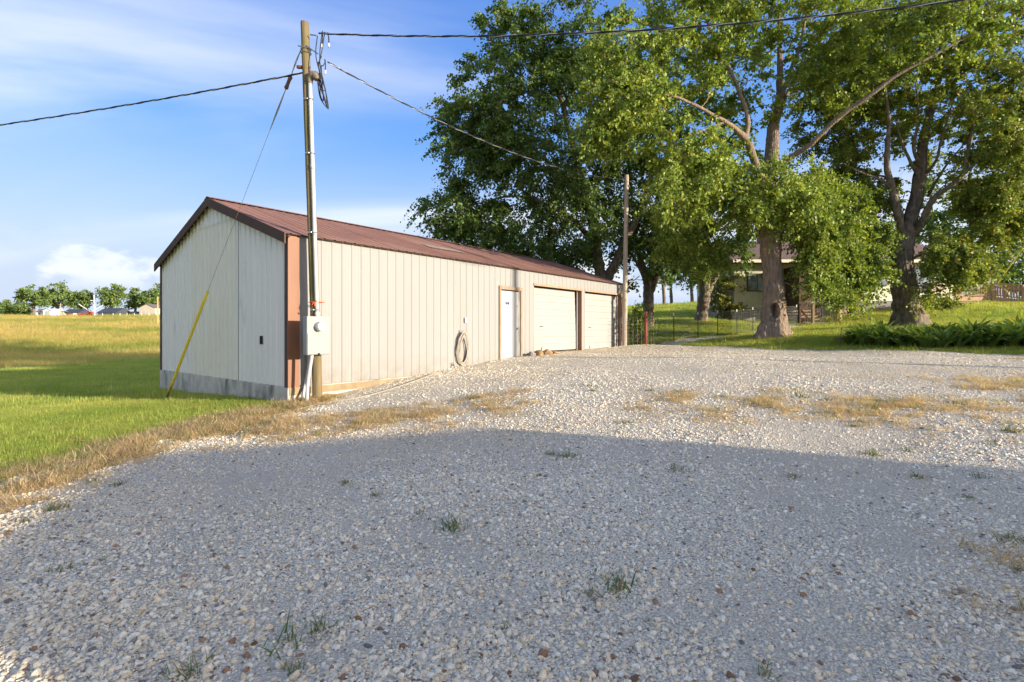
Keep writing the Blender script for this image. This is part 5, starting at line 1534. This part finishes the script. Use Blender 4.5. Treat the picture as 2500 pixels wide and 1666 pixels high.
def build_deck():
    """raised walkway: one run from the house to a corner post, then a ramp"""
    A = P(2330, 727, 34.6); B = P(2421, 725, 35.0); C = P(2580, 742, 33.2)
    t = thing('wooden_deck', 'brown wooden deck ramp with baluster railing beside the house', 'deck', tuple((A[0], A[1], gz(A[0], A[1]))))
    o = np.array(t.location); rail_h = 1.0

    def bar(name, p, q_, w, hgt, m=DECK, parent=None):
        p, q_ = np.array(p) - o, np.array(q_) - o; d = q_ - p; n = np.array([-d[1], d[0], 0]); n = n / (np.linalg.norm(n) + 1e-9) * w / 2
        mb = MB(); V = []
        for e in (p, q_):
            V += [e - n - (0, 0, hgt / 2), e + n - (0, 0, hgt / 2), e + n + (0, 0, hgt / 2), e - n + (0, 0, hgt / 2)]
        mb.add(V, [(0, 1, 2, 3), (7, 6, 5, 4), (0, 4, 5, 1), (1, 5, 6, 2), (2, 6, 7, 3), (3, 7, 4, 0)])
        return mb.build(name, m, parent or t)

    def post(p, z0, z1, w=0.11):
        mb = MB(); c = np.array(p) - o; mb.cbox((c[0] - w / 2, c[1] - w / 2, z0 - o[2]), (c[0] + w / 2, c[1] + w / 2, z1 - o[2]), 0.01); return mb.build('post', DECK, t)
    off = np.array([0.25, 1.35, 0])
    for (p, q_) in ((A, B), (B, C)):
        d = q_ - p; n = int(np.linalg.norm(d) / 0.135)
        bar('rim_joist', p - (0, 0, .12), q_ - (0, 0, .12), 0.05, 0.24)
        nb = 9
        for k in range(nb):
            s = off * (k + .5) / nb; bar('deck_board', p + s + (0, 0, .015), q_ + s + (0, 0, .015), 0.14, 0.03)
        for s in (np.zeros(3), off):
            bar('top_rail', p + s + (0, 0, rail_h), q_ + s + (0, 0, rail_h), 0.10, 0.045); bar('bottom_rail', p + s + (0, 0, .13), q_ + s + (0, 0, .13), 0.05, 0.07)
            bar('upper_rail', p + s + (0, 0, rail_h - .10), q_ + s + (0, 0, rail_h - .10), 0.045, 0.09)
            for k in range(1, n):
                b_ = p + d * k / n + s; mb = MB(); c = b_ - o; mb.box((c[0] - .02, c[1] - .02, c[2] + .10), (c[0] + .02, c[1] + .02, c[2] + rail_h - .02)); mb.build('baluster', DECK, t)
    for p in (A, B, B + (C - B) * .48, C):
        for s in (np.zeros(3), off):
            g = gz(p[0] + s[0], p[1] + s[1]); post(p + s + (0, -0.06 if s[1] == 0 else 0.06, 0), g - 0.2, p[2] + rail_h + 0.03, 0.14 if p is B else 0.11)
    mb = MB(); c = A - o; mb.cbox((c[0] - .3, c[1] + .2, gz(A[0], A[1]) - o[2] - .2), (c[0] + 2.2, c[1] + 1.2, c[2] - .26), 0.01); mb.build('skirting', BLOCK, t)


build_deck()
# guy with yellow guard behind the deck
_a = P(2437, 690, 40); _b = P(2560, 520, 38)
t = thing('guy_wire', 'slanting guy wire with yellow guard behind the deck', 'guy wire', tuple((_a[0] - .2, _a[1], gz(_a[0], _a[1]))))
_o = np.array(t.location)
mb = MB(); mb.tube([(0, 0, 0), _a - _o, (_a + _b) / 2 - _o], 0.035, 6); mb.build('guard_sleeve', mat('yellow_guard', (0.80, 0.55, 0.06), rough=0.4), t)
mb = MB(); mb.tube([(_a + _b) / 2 - _o, _b - _o], 0.012, 5); mb.build('strand', WIREG, t)

# thin dark stake on the lawn
_p = P(2050, 830, 16.6); _g = gz(_p[0], _p[1])
mb = MB(); mb.tube([(0, 0, -0.1), (0.02, 0, 0.4), (0.07, 0, 0.72)], 0.013, 6); mb.cbox((-0.02, -0.01, 0.0), (0.06, 0.01, 0.06), 0.004)
tag(mb.build('marker_stake', mat('dark_stake', (0.05, 0.045, 0.04), rough=0.6), loc=(_p[0], _p[1], _g)), 'thin dark stake leaning on the lawn by the plant bed', 'stake')

# ------------------------------------------------------------------ ridge buildings
BW_ = mat('white_clapboard', (0.78, 0.78, 0.76), (0.72, 0.72, 0.70), scale=2, rough=0.6); TANB = mat('tan_steel', (0.55, 0.48, 0.38), (0.5, 0.43, 0.34), scale=1, rough=0.5)
BLUR = mat('slate_blue_roof', (0.075, 0.085, 0.105), (0.06, 0.07, 0.085), scale=2, rough=0.6); REDB = mat('red_brick_wall', (0.36, 0.13, 0.08), (0.28, 0.10, 0.07), scale=2, rough=0.8)
GREYR = mat('grey_brown_roof', (0.20, 0.17, 0.15), (0.15, 0.13, 0.115), scale=2, rough=0.8)


def ridge_house(name, label, px0, px1, dp, wall_h, roof_h, wm, rm, gable_front=False, depth=8.0, py=770, openings=()):
    a = P(px0, py, dp); b = P(px1, py, dp); w = b[0] - a[0]; x = (a[0] + b[0]) / 2; g = min(gz(a[0], dp), gz(b[0], dp)) - 0.1
    t = thing(name, label, 'building', (x, dp, g)); hw = w / 2
    mb = MB(); mb.box((-hw, 0, -0.5), (hw, depth, wall_h)); wl = mb.build('wall', wm, t)
    mb = MB(); e = 0.35
    if gable_front:
        mb.add([(-hw - e, -e, wall_h - .1), (0, -e, wall_h + roof_h), (0, depth + e, wall_h + roof_h), (-hw - e, depth + e, wall_h - .1), (hw + e, -e, wall_h - .1), (hw + e, depth + e, wall_h - .1)], [(0, 1, 2, 3), (1, 4, 5, 2)])
        gm = MB(); gm.add([(-hw, 0, wall_h), (hw, 0, wall_h), (0, 0, wall_h + roof_h)], [(0, 1, 2)]); gm.build('gable', wm, t)
    else:
        mb.add([(-hw - e, -e, wall_h), (hw + e, -e, wall_h), (hw + e, depth / 2, wall_h + roof_h), (-hw - e, depth / 2, wall_h + roof_h), (-hw - e, depth + e, wall_h), (hw + e, depth + e, wall_h)], [(0, 1, 2, 3), (3, 2, 5, 4), (0, 3, 4), (1, 5, 2)])
    mb.build('roof', rm, t)
    for nm, u0, u1, z0, z1, m in openings:
        mb = MB(); mb.box((-hw + u0 * w, -0.08, z0), (-hw + u1 * w, -0.02, z1)); mb.build(nm, m, t)
    return t


ridge_house('white_hut', 'small white gabled hut on the ridge', 105, 127, 182, 2.0, .9, BW_, BW_, True, 6, openings=(('door', .25, .75, 0, 2.0, WHITE),))
ridge_house('annex_hut', 'low grey-roofed annex left of the white hut', 88, 105, 183, 1.6, 1.2, BW_, GREYR, False, 5, openings=(('window', .35, .6, .6, 1.4, DKFRAME),))
ridge_house('link_shed', 'weathered grey shed between the white hut and the blue-roofed house', 127, 146, 185, 1.8, .3, mat('grey_board', (.42, .38, .32), (.35, .31, .26), scale=2), GREYR, False, 4, openings=(('door', .4, .65, 0, 1.6, WOOD_T),))
ridge_house('blue_roofed_house', 'low brick house with slate-blue roof on the ridge', 148, 190, 187, 1.2, 1.6, REDB, BLUR, False, 8, openings=(('garage_door', .72, .95, 0, 1.2, BW_), ('window', .2, .35, .4, 1.0, BW_)))
ridge_house('dark_roofed_shed', 'dark low shed behind the rail fence on the ridge', 238, 282, 188, 1.2, 2.0, mat('dark_board', (.08, .075, .07), (.12, .11, .1), scale=2), BLUR, False, 8)
ridge_house('tan_outbuilding', 'tan gabled outbuilding with dark roof against the shed edge', 340, 378, 190, 3.0, 1.5, TANB, GREYR, True, 14, openings=(('window', .25, .4, .6, 1.6, WHITE),))
ridge_house('white_outbuilding', 'white wall of the outbuilding wing beside the shed edge', 378, 420, 194, 3.1, .4, BW_, GREYR, False, 8)
# red machine with two long white arms
_p = P(222, 768, 180); _g = gz(_p[0], _p[1]); t = thing('grain_auger', 'red farm machine with two raised pale arms on the ridge', 'farm machine', (_p[0], _p[1], _g))
RD = mat('red_machine_paint', (0.50, 0.06, 0.04), rough=0.5)
mb = MB(); mb.add([(-.9, -.6, 0), (.9, -.6, 0), (.9, .6, 0), (-.9, .6, 0), (-.5, -.4, 1.7), (.5, -.4, 1.7), (.5, .4, 1.7), (-.5, .4, 1.7)], [(0, 1, 5, 4), (1, 2, 6, 5), (2, 3, 7, 6), (3, 0, 4, 7), (4, 5, 6, 7)]); mb.build('hopper', RD, t)
mb = MB(); mb.tube([(-4.5, 0, 0.6), (-2.2, 0, 0.7), (0, 0, .9)], [.25, .5, .5], 8); mb.build('feed_trough', RD, t)
for e in ((-4.3, 0, 4.3), (4.3, 0, 4.0)):
    mb = MB(); mb.tube([(0, 0, 1.5), e], 0.13, 6); mb.build('arm', BW_, t)
mb = MB()
for x in (-.8, .8):
    mb.tube([(x, -.75, .4), (x, -.55, .4)], .4, 12)
mb.build('wheels', BLACK, t)
_p = P(231, 766, 178); _g = gz(_p[0], _p[1]); t = thing('light_pole', 'white light pole standing on the ridge between the trees', 'light pole', (_p[0], _p[1], _g))
mb = MB(); mb.tube([(0, 0, 0), (-.2, 0, 7.5)], [.22, .14], 8); mb.build('shaft', BW_, t); mb = MB(); mb.tube([(-.1, 0, 5.3), (-1.0, 0, 5.6)], .09, 6); mb.cbox((-1.5, -.2, 5.45), (-.9, .2, 5.7), .03); mb.build('lamp_arm', BW_, t)
for px, top, lab in ((148, 742, 'brown wooden utility pole beside the blue-roofed house'),):
    _p = P(px, 770, 180); _g = gz(_p[0], _p[1]); t = thing('utility_pole', lab, 'utility pole', (_p[0], _p[1], _g)); mb = MB(); mb.tube([(0, 0, 0), (0, 0, 4.6)], [.16, .12], 7); mb.build('shaft', POLEWOOD2, t)
    mb = MB(); mb.cbox((-.7, -.06, 4.0), (.7, .06, 4.15), .02); mb.build('crossarm', POLEWOOD2, t)
_p = P(385, 781, 120); _g = gz(_p[0], _p[1]); t = thing('marker_post', 'tall yellow wooden post in the field next to the shed edge', 'post', (_p[0], _p[1], _g))
mb = MB(); mb.tube([(0, 0, -.2), (0, 0, 6.6)], [.16, .13], 8); mb.build('shaft', mat('yellow_pine', (.55, .40, .17), (.48, .34, .14), scale=3), t); mb = MB(); mb.lathe([(.15, 0), (.10, .08)], (0, 0, 6.6), sides=8); mb.build('cap', POLEWOOD2, t)
# white board fence posts on the ridge
for i, px in enumerate((250, 276, 293, 310, 328, 346, 364, 382)):
    d_ = 175; _p = P(px, 775, d_); _g = gz(_p[0], _p[1])
    mb = MB(); mb.cbox((-.07, -.07, -.3), (.07, .07, 1.1), .02); mb.add([(-.09, -.09, 1.1), (.09, -.09, 1.1), (.09, .09, 1.1), (-.09, .09, 1.1), (0, 0, 1.2)], [(0, 1, 4), (1, 2, 4), (2, 3, 4), (3, 0, 4)])
    tag(mb.build('fence_post', BW_, loc=(_p[0], _p[1], _g)), 'white wooden post in the row along the ridge pasture', 'fence post', 'white posts on the ridge')


def car(label, px, dp, m):
    _p = P(px, 768, dp); _g = gz(_p[0], _p[1]); t = thing('parked_car', label, 'car', (_p[0], _p[1], _g))
    prof = [(-2.3, .35), (-2.3, .85), (-1.5, .98), (-.9, 1.45), (.7, 1.48), (1.5, 1.0), (2.25, .9), (2.3, .35)]
    mb = MB(); n = len(prof); mb.add([(x, y, z) for y in (-.85, .85) for x, z in prof], [tuple(range(n)), tuple(range(2 * n - 1, n - 1, -1))] + [(i, i + n, (i + 1) % n + n, (i + 1) % n) for i in range(n)]); mb.build('body', m, t)
    mb = MB(); mb.add([(-1.35, -.86, 1.0), (1.3, -.86, 1.0), (.65, -.86, 1.4), (-.85, -.86, 1.4)], [(0, 1, 2, 3)]); mb.build('window', GLASS, t)
    for x in (-1.4, 1.4):
        for y in (-.8, .62):
            mb = MB(); mb.tube([(x, y - .08, .33), (x, y + .2, .33)], .33, 12); mb.build('wheel', BLACK, t)


car('silver car parked on the ridge left of the tan outbuilding', 315, 196, mat('silver_car_paint', (.45, .46, .48), rough=.3, metal=.5))
car('dark car parked on the ridge against the tan outbuilding', 332, 197, mat('dark_car_paint', (.06, .07, .09), rough=.3, metal=.3))

# building behind the camera on the sun side: its gable throws the long shadow over the drive
def build_garage():
    d = np.array([-SUN_H[0], -SUN_H[1]]); e = np.array([-d[1], d[0]]) if False else np.array([0.454, 0.891])
    p0, q0 = -13.0, 3.5; c = d * p0 + e * q0; g = gz(c[0], c[1])
    t = thing('small_garage', 'small garage at the edge of the gravel drive', 'garage', (c[0], c[1], g), math.atan2(e[1], e[0]))
    hw, dp_ = 2.4, 5.0; eave, apex = 1.74 - g, 2.16 - g     # local x across the sun direction, local y away from the sun
    mb = MB(); mb.box((-hw + .1, -dp_, -.4), (hw - .1, 0, eave - .05)); mb.add([(-hw + .1, 0, eave - .05), (hw - .1, 0, eave - .05), (0, 0, apex - .05)], [(0, 1, 2)]); mb.add([(-hw + .1, -dp_, eave - .05), (hw - .1, -dp_, eave - .05), (0, -dp_, apex - .05)], [(0, 2, 1)]); mb.build('wall', SIDE, t)
    mb = MB(); mb.add([(-hw - .1, .1, eave - .03), (0, .1, apex), (hw + .1, .1, eave - .03), (-hw - .1, -dp_ - .2, eave - .03), (0, -dp_ - .2, apex), (hw + .1, -dp_ - .2, eave - .03)], [(0, 3, 4, 1), (1, 4, 5, 2)]); mb.build('roof', ROOF, t)
    mb = MB(); mb.cbox((-1.3, -.02, 0), (1.3, .05, 2.1), .01); mb.build('garage_door', WHITE_G, t)


build_garage()

# ------------------------------------------------------------------ plant bed
def strap_plant(q, n=46, L=(0.35, 0.62)):
    V, Fq, C = [], [], []
    for i in range(n):
        a = q.uniform(0, 6.283); l = q.uniform(*L); out = q.uniform(.55, 1.15); w = q.uniform(.028, .055); base = len(V)
        dx, dy = math.cos(a), math.sin(a); px_, py_ = -dy, dx; r0 = q.uniform(0, .08)
        c = np.array((.065, .125, .034)) + (np.array((.20, .28, .06)) - np.array((.065, .125, .034))) * q.uniform()
        for k in range(5):
            f = k / 4; r = r0 + out * l * f ** 1.15; z = l * (1.15 * f - .75 * f * f * out); ww = w * (1.2 - f) * (1 if k < 4 else .15) * (.55 + 2.2 * f if f < .3 else 1.2)
            V += [(dx * r + px_ * ww, dy * r + py_ * ww, z + .01), (dx * r - px_ * ww, dy * r - py_ * ww, z + .01)]; C += [c, c]
            if k: Fq.append((base + 2 * k - 2, base + 2 * k - 1, base + 2 * k + 1, base + 2 * k))
    return np_mesh('leaves', np.array(V), np.array(Fq), np.array(C))


q = np.random.default_rng(77)
SM = [strap_plant(q) for _ in range(5)]
for me in SM: me.materials.append(LEAF)
spots = []
for k in range(900):
    x = q.uniform(11.4, 19.5); f = (x - 10.8) / 8.7; yc = 16.9 - 0.9 * f; y = yc + q.normal() * .62
    if abs(y - yc) > 1.15 * min(1, (x - 11.2) / 1.2) : continue
    if all((x - a) ** 2 + (y - b) ** 2 > .30 ** 2 for a, b in spots): spots.append((x, y))
    if len(spots) >= 120: break
for i, (x, y) in enumerate(spots):
    o = bpy.data.objects.new('daylily_plant', SM[i % 5]); COL.objects.link(o)
    s = q.uniform(.85, 1.7); o.location = (x, y, gz(x, y) + .02); o.rotation_euler = (0, 0, q.uniform(0, 6.28)); o.scale = (s, s, s * q.uniform(.9, 1.2))
    tag(o, 'dark green strap-leaved plant in the low bed before the second maple', 'plant', 'plants in the lawn bed')

# weeds in the gravel
def on_gravel(px, py):
    h = 1.3
    for _ in range(15):
        d_ = h * F / (py - HOR); x = (px - PCX) / F * d_; h = -float(surf(np.array([x]), np.array([d_]))[0])
    return x, d_, -h


WEEDS = [(1105, 1288, .9), (915, 1210, .5), (1025, 1253, .4), (1510, 1435, .9), (1440, 1450, .45), (1655, 1150, .7), (1385, 1115, .8), (1345, 1110, .5), (1960, 970, 1.0), (2020, 978, .5), (2130, 998, .9), (1850, 990, .6),
         (2100, 1030, .4), (2085, 1042, .5), (1758, 968, .5), (2330, 985, .6), (2470, 1055, .9), (2210, 1100, .6), (2130, 1110, .7), (2240, 1165, .6), (2390, 1165, .6), (1935, 1165, .5), (2365, 1215, .4), (705, 1570, 1.0), (780, 1540, .7),
         (460, 1645, .7), (160, 1390, .6), (245, 1370, .4), (135, 1245, .9), (55, 1275, .6), (2470, 1320, .8), (2495, 1400, .5), (1595, 1520, .4), (1150, 975, .6), (1448, 955, .5), (1440, 943, .5), (1530, 1033, .6), (1590, 955, .5), (2420, 1085, .5), (845, 1180, .5), (290, 1185, .6), (1230, 1530, .35), (1870, 1650, .5), (720, 1640, .6)]


def weed_mesh(q, dry=0.0, n=46):
    V, Fq, C = [], [], []
    for i in range(n):
        a = q.uniform(0, 6.283); l = q.uniform(.03, .10); o = q.uniform(.3, 1.3); w = q.uniform(.0018, .004); base = len(V); bx, by = q.normal(0, .035, 2)
        dx, dy = math.cos(a), math.sin(a); c = np.array((.10, .155, .04)) * q.uniform(.7, 1.5)
        if q.uniform() < dry + .12: c = np.array((.34, .25, .10))
        for k in range(3):
            f = k / 2; V += [(bx + dx * o * l * f - dy * w * (1.1 - f), by + dy * o * l * f + dx * w * (1.1 - f), l * (f - .35 * f * f * o)), (bx + dx * o * l * f + dy * w * (1.1 - f), by + dy * o * l * f - dx * w * (1.1 - f), l * (f - .35 * f * f * o))]; C += [c, c]
            if k: Fq.append((base + 2 * k - 2, base + 2 * k - 1, base + 2 * k + 1, base + 2 * k))
    return np_mesh('weed_tuft', np.array(V), np.array(Fq), np.array(C))


WM = [weed_mesh(q), weed_mesh(q, .3), weed_mesh(q, .1, 30)]
for me in WM: me.materials.append(LEAF)
for i, (px, py, s) in enumerate(WEEDS):
    x, y, z = on_gravel(px, py)
    o = bpy.data.objects.new('weed_tuft', WM[i % 3]); COL.objects.link(o); k = s * (0.95 + 0.11 * y); o.location = (x, y, z - .004); o.scale = (k * 1.2, k * 1.2, k); o.rotation_euler = (0, 0, i * 1.7)
    tag(o, 'small green weed tuft growing in the gravel drive', 'weed', 'weeds in the gravel')

# ------------------------------------------------------------------ gravel stones, turf, dead grass, pasture tufts (scattered masses)
def stone_sources():
    import bmesh
    m = attr_mat('limestone_chip', 0.85, 0.002)
    out = []
    for i in range(8):
        bm = bmesh.new(); bmesh.ops.create_icosphere(bm, subdivisions=2, radius=1.0)
        q = np.random.default_rng(200 + i); pl = q.normal(size=(8, 3)); pl /= np.linalg.norm(pl, axis=1)[:, None]; cu = q.uniform(.55, .9, 8); sc = np.array([q.uniform(.8, 1.3), q.uniform(.6, .95), q.uniform(.45, .75)])
        V = []
        for v in bm.verts:
            p = np.array(v.co)
            for a, b in zip(pl, cu):
                d = p @ a
                if d > b: p = p - a * (d - b)
            V.append(p * sc)
        Fq = [[v.index for v in f.verts] for f in bm.faces]; bm.free()
        out.append(source('stone_chip', V, Fq, m, smooth=False))
    return out


def frustum_points(y0, y1, dens, q, margin=1.12, xmax=None):
    k, w = 1.06, 1.8
    area = k * (y1 ** 2 - y0 ** 2) + 2 * w * (y1 - y0); n = int(area * dens)
    y = q.uniform(y0, y1, 3 * n); y = y[q.uniform(0, k * y1 + w, 3 * n) < k * y + w][:n]
    x = q.uniform(-1, 1, len(y)) * (k * y + w)
    return x, y


def scatter_gravel():
    q = np.random.default_rng(31)
    parts = []
    for y0, y1, dens, r, sg in ((0.3, 3.0, 1900, .0100, .48), (0.3, 3.0, 5500, .0048, .3), (3.0, 5.0, 1350, .0088, .5), (3.0, 5.0, 3000, .0046, .3), (5.0, 9.0, 850, .0084, .45), (5.0, 8.0, 900, .0050, .3), (9.0, 14.0, 560, .0094, .4), (14.0, 23.0, 240, .0105, .35)):
        x, y = frustum_points(y0, y1, dens, q)
        k = in_gravel(x, y); x, y = x[k], y[k]
        inb = inside(x, y, BARN); x, y = x[~inb], y[~inb]
        f = fines(x, y); s_ = straw(x, y)
        keep = q.uniform(0, 1, len(x)) > f * 0.80 + np.clip(s_ - .35, 0, 1) * .45
        x, y = x[keep], y[keep]
        rr = r * np.exp(q.normal(0, sg, len(x))); rr = np.clip(rr, r * .4, r * 2.2)
        coarse = fbm(x * .55, y * .55, 77); rr *= .55 + .9 * coarse
        parts.append((x, y, rr))
    x = np.concatenate([p[0] for p in parts]); y = np.concatenate([p[1] for p in parts]); rr = np.concatenate([p[2] for p in parts]); n = len(x)
    z = surf(x, y) + rr * q.uniform(-.42, .30, n)
    rot = np.stack([q.normal(0, .45, n), q.normal(0, .45, n), q.uniform(0, 6.283, n)], 1)
    v = q.beta(3.4, 1.5, n); c = np.stack([.57 + .35 * v, .50 + .325 * v, .375 + .275 * v], 1)
    w = q.uniform(0, 1, n); warm = w < .30; c[warm] *= (.98, .90, .78)
    br = (w > .968) ; c[br] = np.array((.30, .175, .10)) * q.uniform(.6, 1.35, br.sum())[:, None]
    dk = (w > .93) & (w <= .968); c[dk] = np.array((.24, .22, .20)) * q.uniform(.7, 1.2, dk.sum())[:, None]
    dirt = np.clip(fbm(x * .45, y * .45, 131) * 3.2 - 1.35, 0, 1)[:, None] * .42; c = c * (1 - dirt) + c * np.array((.80, .70, .56)) * dirt
    scl = rr[:, None] * np.ones(3) * q.uniform(.8, 1.2, (n, 3))
    print('stones', n)
    scatter('gravel', np.stack([x, y, z], 1), rot, scl, c, q.integers(0, 8, n), stone_sources(), 'stuff', 'loose white limestone gravel covering the drive', 'gravel')


def blade_source(name, q, n, L, w, spread, lean, m, curl=.35):
    V, Fq = [], []
    for i in range(n):
        a = q.uniform(0, 6.283); l = q.uniform(*L); o = q.uniform(*lean); ww = q.uniform(w * .7, w * 1.3); b = len(V); bx, by = q.normal(0, spread, 2); dx, dy = math.cos(a), math.sin(a)
        for k in range(3):
            f = k / 2; t = ww * (1.05 - f)
            V += [(bx + dx * o * l * f - dy * t, by + dy * o * l * f + dx * t, l * (f - curl * f * f * o)), (bx + dx * o * l * f + dy * t, by + dy * o * l * f - dx * t, l * (f - curl * f * f * o))]
            if k: Fq.append((b + 2 * k - 2, b + 2 * k - 1, b + 2 * k + 1, b + 2 * k))
    return source(name, V, Fq, m)


GRASSM = leaf_mat('grass_blade', 0.45, True, 0.55)


def scatter_turf():
    q = np.random.default_rng(41)
    src = [blade_source('turf_clump', q, 26, (.035, .075), .0028, .055, (.1, .8), GRASSM) for _ in range(4)]
    X, Y, S = [], [], []
    for x0, x1, y0, y1, dens, sc in ((-16, -4.2, 0.5, 16, 430, .82), (-34, -9, 13, 50, 45, 2.0), (-28, -16, 6, 16, 40, 1.7), (6, 24, 13.5, 33, 95, 1.55), (24, 46, 16, 40, 26, 2.2), (2, 20, 22, 46, 20, 2.2), (6, 40, 46, 110, 4, 4.5)):
        n = int((x1 - x0) * (y1 - y0) * dens); x = q.uniform(x0, x1, n); y = q.uniform(y0, y1, n)
        k = (~in_gravel(x, y)) & in_lawn(x, y) & (~inside(x, y, BARN)) & (np.abs(x) < 1.15 * y + 3.5)
        X.append(x[k]); Y.append(y[k]); S.append(np.full(k.sum(), sc))
    x, y, s = map(np.concatenate, (X, Y, S)); n = len(x); s = s * q.uniform(.7, 1.35, n) * np.where(q.uniform(0, 1, n) < .035, 1.8, 1.0)
    near = edge_dist(x, y, [tuple(bpt(-.2, -.1)), tuple(bpt(-.25, BW))]); s *= 1 + .4 * np.exp(-(near / .5) ** 2)
    t = np.clip(fbm(x * .55, y * .55, 51) * 1.5 - .3, 0, 1)[:, None]; t2 = q.uniform(0, 1, n)[:, None]
    c = np.array((.275, .36, .062)) * (1 - t) + np.array((.51, .505, .13)) * t
    c = c * (.75 + .5 * t2)
    dry = (q.uniform(0, 1, n) < .10 + .3 * np.clip(straw(x, y), 0, 1)); c[dry] = np.array((.36, .28, .09)) * q.uniform(.8, 1.2, dry.sum())[:, None]
    rot = np.stack([q.normal(0, .08, n), q.normal(0, .08, n), q.uniform(0, 6.283, n)], 1)
    print('turf', n)
    scatter('grass', np.stack([x, y, ground(x, y) + .015], 1), rot, s[:, None] * np.ones(3), c, q.integers(0, 4, n), src, 'stuff', 'mown green lawn grass around shed and house', 'grass')


def scatter_dead():
    q = np.random.default_rng(43)
    src = [blade_source('dead_clump', q, 22, (.05, .13), .0026, .05, (.5, 1.6), GRASSM, .42) for _ in range(4)]
    n = 110000; y = np.sqrt(q.uniform(.3 ** 2, 13.5 ** 2, n)); x = q.uniform(-1.1, 1.1, n) * (y + 1.6)
    s_ = straw(x, y); k = (q.uniform(0, 1, n) < np.clip(s_ * 1.1 - .22, 0, 1) * np.where(x > -3.5, .8, 1.0)) & (~inside(x, y, BARN)) & (in_gravel(x, y) | (edge_dist(x, y, GRAVEL_W) < 1.2))
    x, y, s_ = x[k], y[k], s_[k]; n = len(x)
    c = np.array((.56, .38, .20)) + (np.array((.70, .56, .36)) - np.array((.56, .38, .20))) * q.uniform(0, 1, n)[:, None]; c = c * q.uniform(.7, 1.1, n)[:, None]
    gr = q.uniform(0, 1, n) < .10; c[gr] = (.16, .20, .05)
    sc = q.uniform(.5, 1.2, n) * (.65 + .5 * s_) * np.where(x > -3.5, .8, 1.1)
    rot = np.stack([q.normal(0, .25, n), q.normal(0, .25, n), q.uniform(0, 6.283, n)], 1)
    print('dead', n)
    scatter('dry_grass', np.stack([x, y, surf(x, y) - .003], 1), rot, sc[:, None] * np.ones(3), c, q.integers(0, 4, n), src, 'stuff', 'dead orange grass along and across the gravel', 'dry grass')


def scatter_pasture():
    q = np.random.default_rng(47)
    src = [blade_source('pasture_tuft', q, 20, (.35, .8), .010, .22, (.1, .7), GRASSM, .3) for _ in range(4)]
    X, Y, S = [], [], []
    for y0, y1, dens, sc in ((36, 60, 5.0, .9), (60, 100, 2.0, 1.4), (100, 190, .55, 1.7)):
        n = int((y1 - y0) * (y1 + y0) / 2 * .55 * dens); y = np.sqrt(q.uniform(y0 ** 2, y1 ** 2, n)); x = -q.uniform(.60, 1.15, n) * y
        k = ~in_lawn(x, y); X.append(x[k]); Y.append(y[k]); S.append(np.full(k.sum(), sc))
        x, y, s = map(np.concatenate, (X, Y, S)); n = len(x)
    t = np.clip((fbm(x * .05, y * .10, 61) - .36) * 4.5, 0, 1)[:, None]
    c = np.array((.33, .36, .075)) * (1 - t) + np.array((.60, .46, .16)) * t; c = c * q.uniform(.75, 1.25, n)[:, None]
    rot = np.stack([q.normal(0, .1, n), q.normal(0, .1, n), q.uniform(0, 6.283, n)], 1)
    print('pasture', n)
    scatter('tall_grass', np.stack([x, y, ground(x, y) - .02], 1), rot, (s * q.uniform(.6, 1.2, n))[:, None] * np.array([1.3, 1.3, .8]), c, q.integers(0, 4, n), src, 'stuff', 'tall golden pasture grass beyond the lawn', 'tall grass')


scatter_gravel()
scatter_turf()
scatter_dead()
scatter_pasture()
